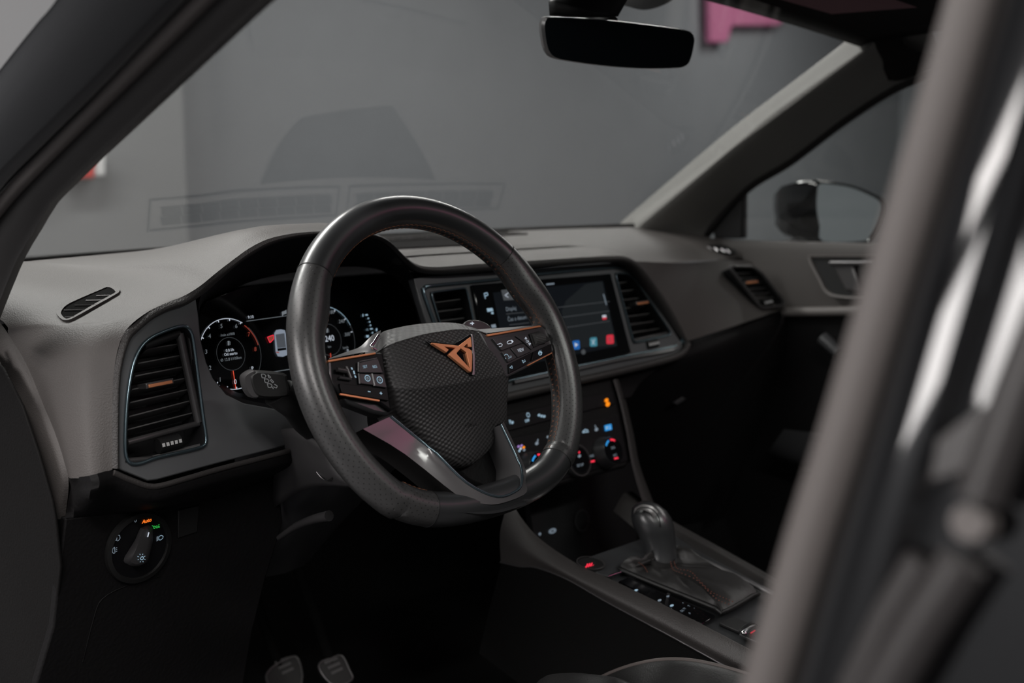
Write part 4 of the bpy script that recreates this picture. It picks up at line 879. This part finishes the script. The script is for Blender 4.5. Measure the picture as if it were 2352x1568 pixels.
flat('symbol',PH,[(1388,977),(1404,973),(1406,986),(1390,990)],'e_blue',CP,.0035); blob(1394,982,5,7,'e_icon',off=.0037); seg('symbol',PH,(1400,978),(1402,986),1.2*sp2,'e_white',CP,.0037)
def knob(x,y,r,face,hgt=.020):
    c=PH.P(x,y,hgt)
    k=multiloft('knob',[disc(PH,c,r*1.1,32,0.002),disc(PH,c,r*1.08,32,.006),disc(PH,c,r,32,.008),disc(PH,c,r*.97,32,hgt-.002),disc(PH,c,r*.9,32,hgt)],'satin',CP,cap0=True)
    mk('knob_face',disc(PH,c,r*.9,32,hgt-.0002),[list(range(32))],'gloss',CP,smooth=False); return k,c,hgt
for x,y in ((1242,1070),(1409,1034)):
    k,c,h_=knob(x,y,.0205,None)
    arcband('temperature_mark',PH,c,.0165,.0028,'e_blue',CP,105,145,h_+.0003,10); arcband('temperature_mark',PH,c,.0165,.0028,'e_led',CP,55,92,h_+.0003,10)
    text('20.0' if x>1300 else '21.0',PH,x+(-1 if x>1300 else -2),y-6 if x>1300 else y,6*sp2,'e_icon2',CP,h_+.0004)
text('A/C',PH,1413,1045,6*sp2,'e_icon2',CP,.021); seg('led',PH,(1411,1053),(1420,1051),4*sp2,'e_led',CP,.0206)
k,c,h_=knob(1331,1056,.020,None,.012)
seg('led',PH,(1329,1040),(1332,1037),4*sp2,'e_led',CP,.0126); text('SETUP',PH,1333,1068,6*sp2,'e_icon2',CP,.0126); blob(1331,1047,7,7,'e_icon2',off=.0126); arcband('knob_ring',PH,c,.022,.0015,'satin2',CP,0,360,.0122,32)
text('MAX',PH,1359,1047,6*sp2,'e_icon2',CP,.0036); seg('led',PH,(1357,1060),(1366,1058),4.5*sp2,'e_led',CP,.0036)
# stack flank
grid('stack_flank',[[PH.P(x,y,.004) for x,y in [(1408,872),(1425,930),(1440,1000),(1452,1070),(1475,1150),(1495,1210)]],[PH.P(x,y,.002) for x,y in [(1418,870),(1432,930),(1448,1000),(1462,1070),(1488,1140),(1510,1190)]],[PH.P(x,y,-.03) for x,y in [(1424,872),(1440,930),(1456,1000),(1470,1070),(1500,1150),(1530,1210)]]],'lip',CP,4,3)
# ================================================================== LIGHT SWITCH
LS=thing('light_switch','round headlamp switch with green, orange and white lit symbols low on the driver side','rotary switch',PK.P(318,1255))
lc=PK.P(316,1256); s3=dep(lc)/F
multiloft('bezel',[disc(PK,lc,84*s3,48,.001),disc(PK,lc,82*s3,48,.005),disc(PK,lc,72*s3,48,.006),disc(PK,lc,68*s3,48,.002)],'ridge_dark',LS)
mk('dial_plate',disc(PK,lc,72*s3,48,.0035),[list(range(48))],'panelgloss',LS,smooth=False)
arcband('dial_edge',PK,lc,70*s3,.8*s3,'satin2',LS,-75,-5,.0062,20)
kn=[(322,1212),(340,1205),(352,1212),(352,1240),(340,1290),(320,1300),(302,1300),(283,1290),(286,1278),(310,1240)]
K=PK.L(kn,.004); K2=PK.L([(328,1218),(338,1214),(343,1218),(338,1250),(325,1292),(312,1296),(300,1290),(312,1262)],.018)
K=resamp(K,40); K2=resamp(K2,40); j=min(range(40),key=lambda i:(K2[i]-K[0]).length); K2=K2[j:]+K2[:j]
multiloft('knob',[K,[a.lerp(b,.6)+PK.n*.004 for a,b in zip(K,K2)],K2],'shroud',LS,cap1=True)
seg('pointer',PK,(342,1222),(339,1233),3.2*s3,'e_white',LS,.0195)
# sun symbol
arcband('symbol',PK,PK.P(325,1281,.0185),4.5*s3,1.8*s3,'e_icon',LS,0,360,.0195,16)
for i in range(8):
    a=R(45*i+20); seg('symbol',PK,(325+7*math.cos(a),1281+7.5*math.sin(a)),(325+9.5*math.cos(a),1281+10.5*math.sin(a)),1.5*s3,'e_icon',LS,.0195)
text('0',PK,311,1195.5,9*s3,'e_icon2',LS,.0045,shear=.2); text('Auto',PK,337,1196,8.5*s3,'e_orange',LS,.0045,shear=.2,bold=.0002)
def ls(pts,m): 
    for a,b in zip(pts,pts[1:]): seg('symbol',PK,a,b,1.3*s3,m,LS,.0045)
ls([(349,1207),(352,1208)],'e_green'); ls([(353,1208),(356,1208),(356,1213),(353,1213),(353,1208)],'e_green'); ls([(358,1208),(361,1207),(362,1212),(359,1212),(358,1208)],'e_green')
for q in ((363,1206,366,1204),(363,1209,367,1208),(363,1211,367,1211)): ls([q[:2],q[2:]],'e_green')
ls([(365,1232),(370,1229),(375,1231),(374,1236),(368,1240),(365,1239),(365,1232)],'e_icon')
for k in range(5): ls([(359.5,1233.5+2.2*k),(363.5,1231.5+2.2*k)],'e_icon2')
ls([(269,1229),(275,1229),(276,1236),(271,1242),(268,1241),(269,1229)],'e_icon2')
for k in range(3): ls([(264.5,1233+4*k),(268,1231+4*k)],'e_icon2')
ls([(263,1256),(259,1260),(258,1267),(261,1271),(264,1269),(263,1256)],'e_icon2')
for k in range(3): ls([(265,1259+4*k),(269,1257+4*k)],'e_icon2')
# ================================================================== CENTRE CONSOLE
CT=Pl((0,-.2,.686),V((0,-.17,1)),(1,0,0)); 
CC=thing('centre_console','black centre console with leather flank and storage tray','console',(0,-.2,.5))
plate('deck',CT.L([(1330,1300),(1540,1222),(1600,1262),(1900,1420),(1900,1620),(1720,1500),(1550,1405),(1400,1328)],-.004),CT.n,.012,'deck',CC,.002)
tp=[(1172,1150),(1195,1190),(1240,1240),(1325,1297),(1400,1331),(1550,1404),(1750,1508),(1900,1590)]
sm=[(1150,1290),(1195,1300),(1235,1303),(1305,1330),(1400,1384),(1550,1464),(1720,1558),(1880,1650)]
Tt=[onX(x,y,-.125) for x,y in tp]; Sm=[onX(x,y,-.135) for x,y in sm]
grid('leather_flank',[[p+V((.010,0,-.024)) for p in Tt],[p+V((.003,0,-.002)) for p in Tt],Tt,[p.lerp(q,.12)+V((-.006,0,0)) for p,q in zip(Tt,Sm)],[p.lerp(q,.5)+V((-.010,0,0)) for p,q in zip(Tt,Sm)],Sm],'seat_l' if 'seat_l' in MT else 'lip',CC,5,4)
tube('flank_seam',spl([p+V((-.001,0,0)) for p in Sm],5),.0012,'satin2',CC,ns=6)
Lw=[onX(x,y,-.13) for x,y in [(1100,1500),(1180,1560),(1230,1600),(1300,1650),(1400,1700),(1550,1800),(1720,1900),(1880,1990)]]
grid('lower_flank',[[p+V((.002,0,0)) for p in Sm],[p.lerp(q,.5) for p,q in zip(Sm,Lw)],Lw],'carpet',CC,3,3)
# right rail
Rr=[onX(x,y,.105) for x,y in [(1440,1132),(1490,1172),(1545,1208),(1640,1260),(1760,1328),(1900,1410)]]
grid('passenger_rail',[[p+V((-.03,0,-.02)) for p in Rr],[p+V((-.012,0,-.002)) for p in Rr],Rr,[p+V((.02,0,-.02)) for p in Rr],[p+V((.03,.0,-.2)) for p in Rr]],'lip',CC,4,3)
tube('rail_strip',spl(CT.L([(1560,1262),(1600,1280),(1680,1318),(1780,1366)],.006),4),.0035,'trim_grey',CC,ns=8)
# storage tray: back, floor, ports
TB=Pl((0,.02,.72),tilt(10,0))
plate('tray_back',TB.L([(1210,1115),(1455,1060),(1500,1260),(1240,1330)],-.02),TB.n,.01,'bowl',CC)
blob(1269,1219,17,11,'e_icon2',CC,.0,Pl(TB.at(0,0,-.018),TB.n),'usb_port'); blob(1269,1219,10,4.5,'black',CC,.0012,Pl(TB.at(0,0,-.018),TB.n),'usb_port'); blob(1240,1226,5,6,'e_icon2',CC,.0,Pl(TB.at(0,0,-.018),TB.n),'usb_port')
T2=Pl(TB.at(0,0,-.018),TB.n); arcband('socket_ring',T2,T2.P(1336,1195),.0165,.002,'satin',CC,0,360,.001,24); mk('socket_lid',disc(T2,T2.P(1336,1195),.0145,24,.0005),[list(range(24))],'bowl',CC,smooth=False)
plate('tray_front',CT.L([(1322,1288),(1478,1234),(1505,1255),(1510,1284),(1405,1322),(1378,1318)],.001),CT.n,.006,'deck',CC,.002)
plate('bright_strip',CT.L([(1402,1317),(1512,1278),(1513,1283),(1396,1323)],.004),CT.n,.003,'chrome',CC,.0006)
cyl('start_button',CT,CT.P(1356,1299),.017,.016,0,.004,'black',CC,32,.001); arcband('button_ring',CT,CT.P(1356,1299),.018,.0014,'satin2',CC,0,360,.0042,32)
for k in range(3): seg('symbol',CT,(1346+5*k,1303-1.5*k),(1350+5*k,1294-1*k),.0016,'e_led',CC,.0046)
seg('symbol',CT,(1344,1301),(1364,1297),.0012,'e_led',CC,.0046)
plate('selector_panel',CT.L([(1420,1334),(1445,1324),(1640,1411),(1643,1416),(1612,1432),(1598,1426)],.002),CT.n,.004,'gloss',CC,.001)
tube('panel_edge',CT.L([(1592,1423),(1600,1428),(1612,1432)],.003),.0009,'chrome',CC,ns=6)
for x,y,m in ((1461,1355,'e_icon'),(1515,1378,'e_icon2'),(1543,1390,'e_icon')): blob(x,y,9,5,m,CC,.0026,CT)
s5=dep(CT.P(1540,1390))/F
CTr=Pl(CT.o,CT.n,(0.35,1,0))
for s,x,y in (('+',1569,1384),('T',1583,1391),('-',1594,1396),('M',1572,1397),('P',1585,1408),('DS',1567,1402)): text(s,CT,x,y,6.5*s5,'e_icon2',CC,.0026,name='lettering')
box('shift_pointer',CT.P(1535,1370,.006),(.003,.004,.008),'chrome',CC,(CT.u,CT.v,CT.n))
plate('brake_recess',CT.L([(1652,1429),(1680,1413),(1745,1440),(1705,1452)],.001),CT.n,.004,'black',CC,.001)
B0=CT.L([(1698,1450),(1718,1433),(1740,1434),(1770,1445)],.004)
grid('parking_brake_switch',[CT.L([(1698,1452),(1712,1440),(1726,1433)],.002),CT.L([(1703,1456),(1716,1444),(1732,1436)],.010),CT.L([(1712,1462),(1726,1448),(1744,1439)],.008)],'chrome',CC,4,4,thick=.003)
plate('switch_body',CT.L([(1698,1455),(1730,1438),(1790,1462),(1760,1482)],.004),CT.n,.004,'satin',CC,.001); seg('symbol',CT,(1724,1454),(1735,1447),.002,'e_redapp',CC,.0055)
# gear lever
GL=thing('gear_lever','black leather gear lever with stitched gaiter on the console','gear lever',CT.P(1515,1300))
bs=CT.L([(1437,1312),(1450,1304),(1555,1264),(1575,1270),(1728,1358),(1732,1366),(1660,1407),(1648,1398)],.004)
bs=resamp(spl(bs,3,True),48); lb_=onX(1517,1292,-.02)
n_=CT.n
def ring(c,r,n=48): 
    return [c+CT.u*(r*math.cos(2*math.pi*i/n))+CT.v*(r*math.sin(2*math.pi*i/n)) for i in range(n)]
c_=ring(lb_+n_*.0,.017); j=min(range(48),key=lambda i:(c_[i]-bs[0]).length); 
k0=min(range(48),key=lambda i:((bs[i]-lb_).cross(V((0,0,1)))-(c_[0]-lb_)).length)
def angsort(loop,c):
    ang=lambda p:math.atan2((p-c).dot(CT.v),(p-c).dot(CT.u)); return sorted(loop,key=ang)
ctr=sum(bs,V())/48
A=angsort(bs,ctr); Bq=angsort(c_,lb_)
def fold(f,amp,rise):
    return [a.lerp(b,f)+n_*(rise+amp*math.sin(i*.9)*math.cos(i*.37)) for i,(a,b) in enumerate(zip(A,Bq))]
multiloft('gaiter',[A,fold(.08,.001,.007),fold(.3,.010,.007),fold(.52,.010,.006),fold(.75,.006,.002),fold(.9,.002,.0),Bq,[p+n_*.008 for p in Bq]],'boot',GL,ang=80)
tube('gaiter_frame',A,.003,'ridge_dark',GL,closed=True,ns=8)
vs_=[(1478,1292),(1490,1310),(1510,1325)]
def dots(px,off,nm='stitching'):
    path=spl([CT.P(x,y,off) for x,y in px],8); vs=[];fs=[]
    for i in range(0,len(path)-1,2):
        p,q=path[i],path[i].lerp(path[i+1],.7); d=(q-p).normalized(); x=d.cross(n_)*.0006; k=len(vs); vs+= [p-x,p+x,q+x,q-x]; vs+=[v+n_*.0008 for v in vs[-4:]]; fs+=[[k+4,k+5,k+6,k+7],[k,k+1,k+5,k+4],[k+2,k+3,k+7,k+6],[k+1,k+2,k+6,k+5],[k,k+4,k+7,k+3]]
    o=mk(nm,vs,fs,'thread_dark',GL,smooth=False); o['kind']='stuff'
dots([(1467,1292),(1480,1302),(1488,1316)],.020); dots([(1540,1290),(1546,1308),(1565,1316),(1600,1332),(1625,1356),(1650,1378),(1680,1390)],.020); dots([(1548,1290),(1556,1306),(1585,1312),(1605,1332),(1632,1358),(1660,1372),(1688,1384)],.018)
# knob: sections along the shaft
KP=Pl(onX(1500,1230,-.012),V((-.6,-.75,.25)),(.78,-.62,0))
secs=[[(1482,1296),(1556,1292)],[(1484,1280),(1555,1274)],[(1480,1255),(1552,1250)],[(1466,1228),(1549,1222)],[(1454,1206),(1546,1205)],[(1450,1186),(1542,1190)],[(1453,1166),(1530,1172)],[(1466,1154),(1512,1158)],[(1478,1150),(1498,1152)]]
lo=[]
for i,(a,b) in enumerate(secs):
    p,q=KP.P(*a),KP.P(*b); c=(p+q)/2; h=(q-p)/2; dpt=KP.n*(h.length*(.95 if i<5 else .85))
    lo.append([c+h*math.cos(2*math.pi*k/28)+dpt*math.sin(2*math.pi*k/28) for k in range(28)])
multiloft('knob',lo,'leather',GL,cap0=True,cap1=True)
tube('knob_cap_line',spl([KP.P(x,y,.026) for x,y in [(1455,1180),(1470,1166),(1495,1168),(1512,1185),(1518,1210)]],4),.0008,'black',GL,ns=6)
grid('knob_inlay',[[KP.P(x,y,.0195) for x,y in [(1458,1167),(1475,1158),(1497,1162),(1512,1175)]],[KP.P(x,y,.0225) for x,y in [(1455,1177),(1472,1171),(1492,1176),(1502,1191)]]],'inlay',GL,4,3)
tube('collar',[KP.P(1520,1284,-.002)+n_*0,KP.P(1522,1296,-.002)],[.0165,.0175],'panelgloss',GL,ns=24)
# ================================================================== SEAT, PEDALS
t=thing('driver_seat','black leather driver seat bolster with piping at the bottom edge','car seat',(-.3,-.5,.45))
S0=[(1300,1600),(1400,1545),(1490,1518),(1570,1514),(1650,1528),(1740,1556),(1850,1600)]
a=[onX(x,y,-.26) for x,y in S0]; 
grid('bolster',[[p+V((.03,.0,-.03)) for p in a],a,[p+V((-.03,-.035,-.004)) for p in a],[p+V((-.09,-.08,-.03)) for p in a],[p+V((-.3,-.1,-.05)) for p in a]],'seat',t,4,4)
tube('piping',spl([p+V((-.002,-.002,.001)) for p in a],5),.0022,'piping',t,ns=8)
b=[onX(x,y,-.33) for x,y in [(1180,1640),(1240,1560),(1300,1545),(1370,1549),(1430,1560),(1500,1600)]]
grid('cushion',[[p+V((.02,.03,-.05)) for p in b],b,[p+V((-.05,-.06,-.01)) for p in b],[p+V((-.2,-.1,-.05)) for p in b]],'seat',t,4,4)
grid('seat_base',[[V((x,-.46,z)) for x,z in ((-.60,.50),(-.59,.60),(-.53,.63),(-.40,.60),(-.27,.63),(-.21,.60),(-.20,.50))],[V((x,-.52,z)) for x,z in ((-.62,.50),(-.61,.62),(-.54,.67),(-.40,.63),(-.26,.67),(-.19,.62),(-.18,.50))],[V((x,-1.05,z)) for x,z in ((-.62,.48),(-.61,.60),(-.54,.64),(-.40,.58),(-.26,.64),(-.19,.60),(-.18,.48))]],'seat',t,4,4)
grid('backrest',[[V((x,-1.0+y,.58)) for x,y in ((-.62,-.02),(-.60,.08),(-.52,.09),(-.40,.03),(-.28,.09),(-.20,.08),(-.18,-.02))],[V((x,-1.08+y,.85)) for x,y in ((-.64,-.02),(-.62,.10),(-.53,.10),(-.40,.04),(-.27,.10),(-.18,.10),(-.16,-.02))],[V((x,-1.22+y,1.15)) for x,y in ((-.58,-.02),(-.56,.04),(-.50,.05),(-.40,.03),(-.30,.05),(-.24,.04),(-.22,-.02))],[V((x,-1.27+y,1.22)) for x,y in ((-.52,-.04),(-.51,.0),(-.47,.0),(-.40,.0),(-.33,.0),(-.29,.0),(-.28,-.04))]],'seat',t,4,4,thick=.06)
for nm,lab,px,cat in (('brake_pedal','dark brake pedal with metal rim low in the footwell',[(612,1560),(622,1535),(660,1512),(684,1512),(692,1570),(640,1600)],'pedal'),('accelerator_pedal','dark accelerator pedal with metal rim right of the brake pedal',[(738,1545),(735,1522),(760,1512),(785,1506),(803,1540),(808,1560),(770,1575)],'pedal')):
    pl=Pl(onX(px[0][0],px[0][1],-.25),V((-.1,-.75,.65)))
    t=thing(nm,lab,cat,pl.P(sum(p[0] for p in px)/len(px),sum(p[1] for p in px)/len(px)))
    pts=spl(pl.L(px),3,True); plate('pad',pts,pl.n,.01,'rubber_dark',t,.002); tube('metal_rim',pts,.0018,'satin2',t,closed=True,ns=8)
    c=sum(pts,V())/len(pts); tube('arm',[c-pl.n*.01,c+V((0,.08,.12)),c+V((0,.2,.3))],.008,'carpet',t)
    for k in (-1,0,1): seg('tread',pl,(px[1][0]+18+8*k,1534+12*k),(px[1][0]+46+6*k,1522+12*k),.004,'satin2',t,.001)
flush_text()
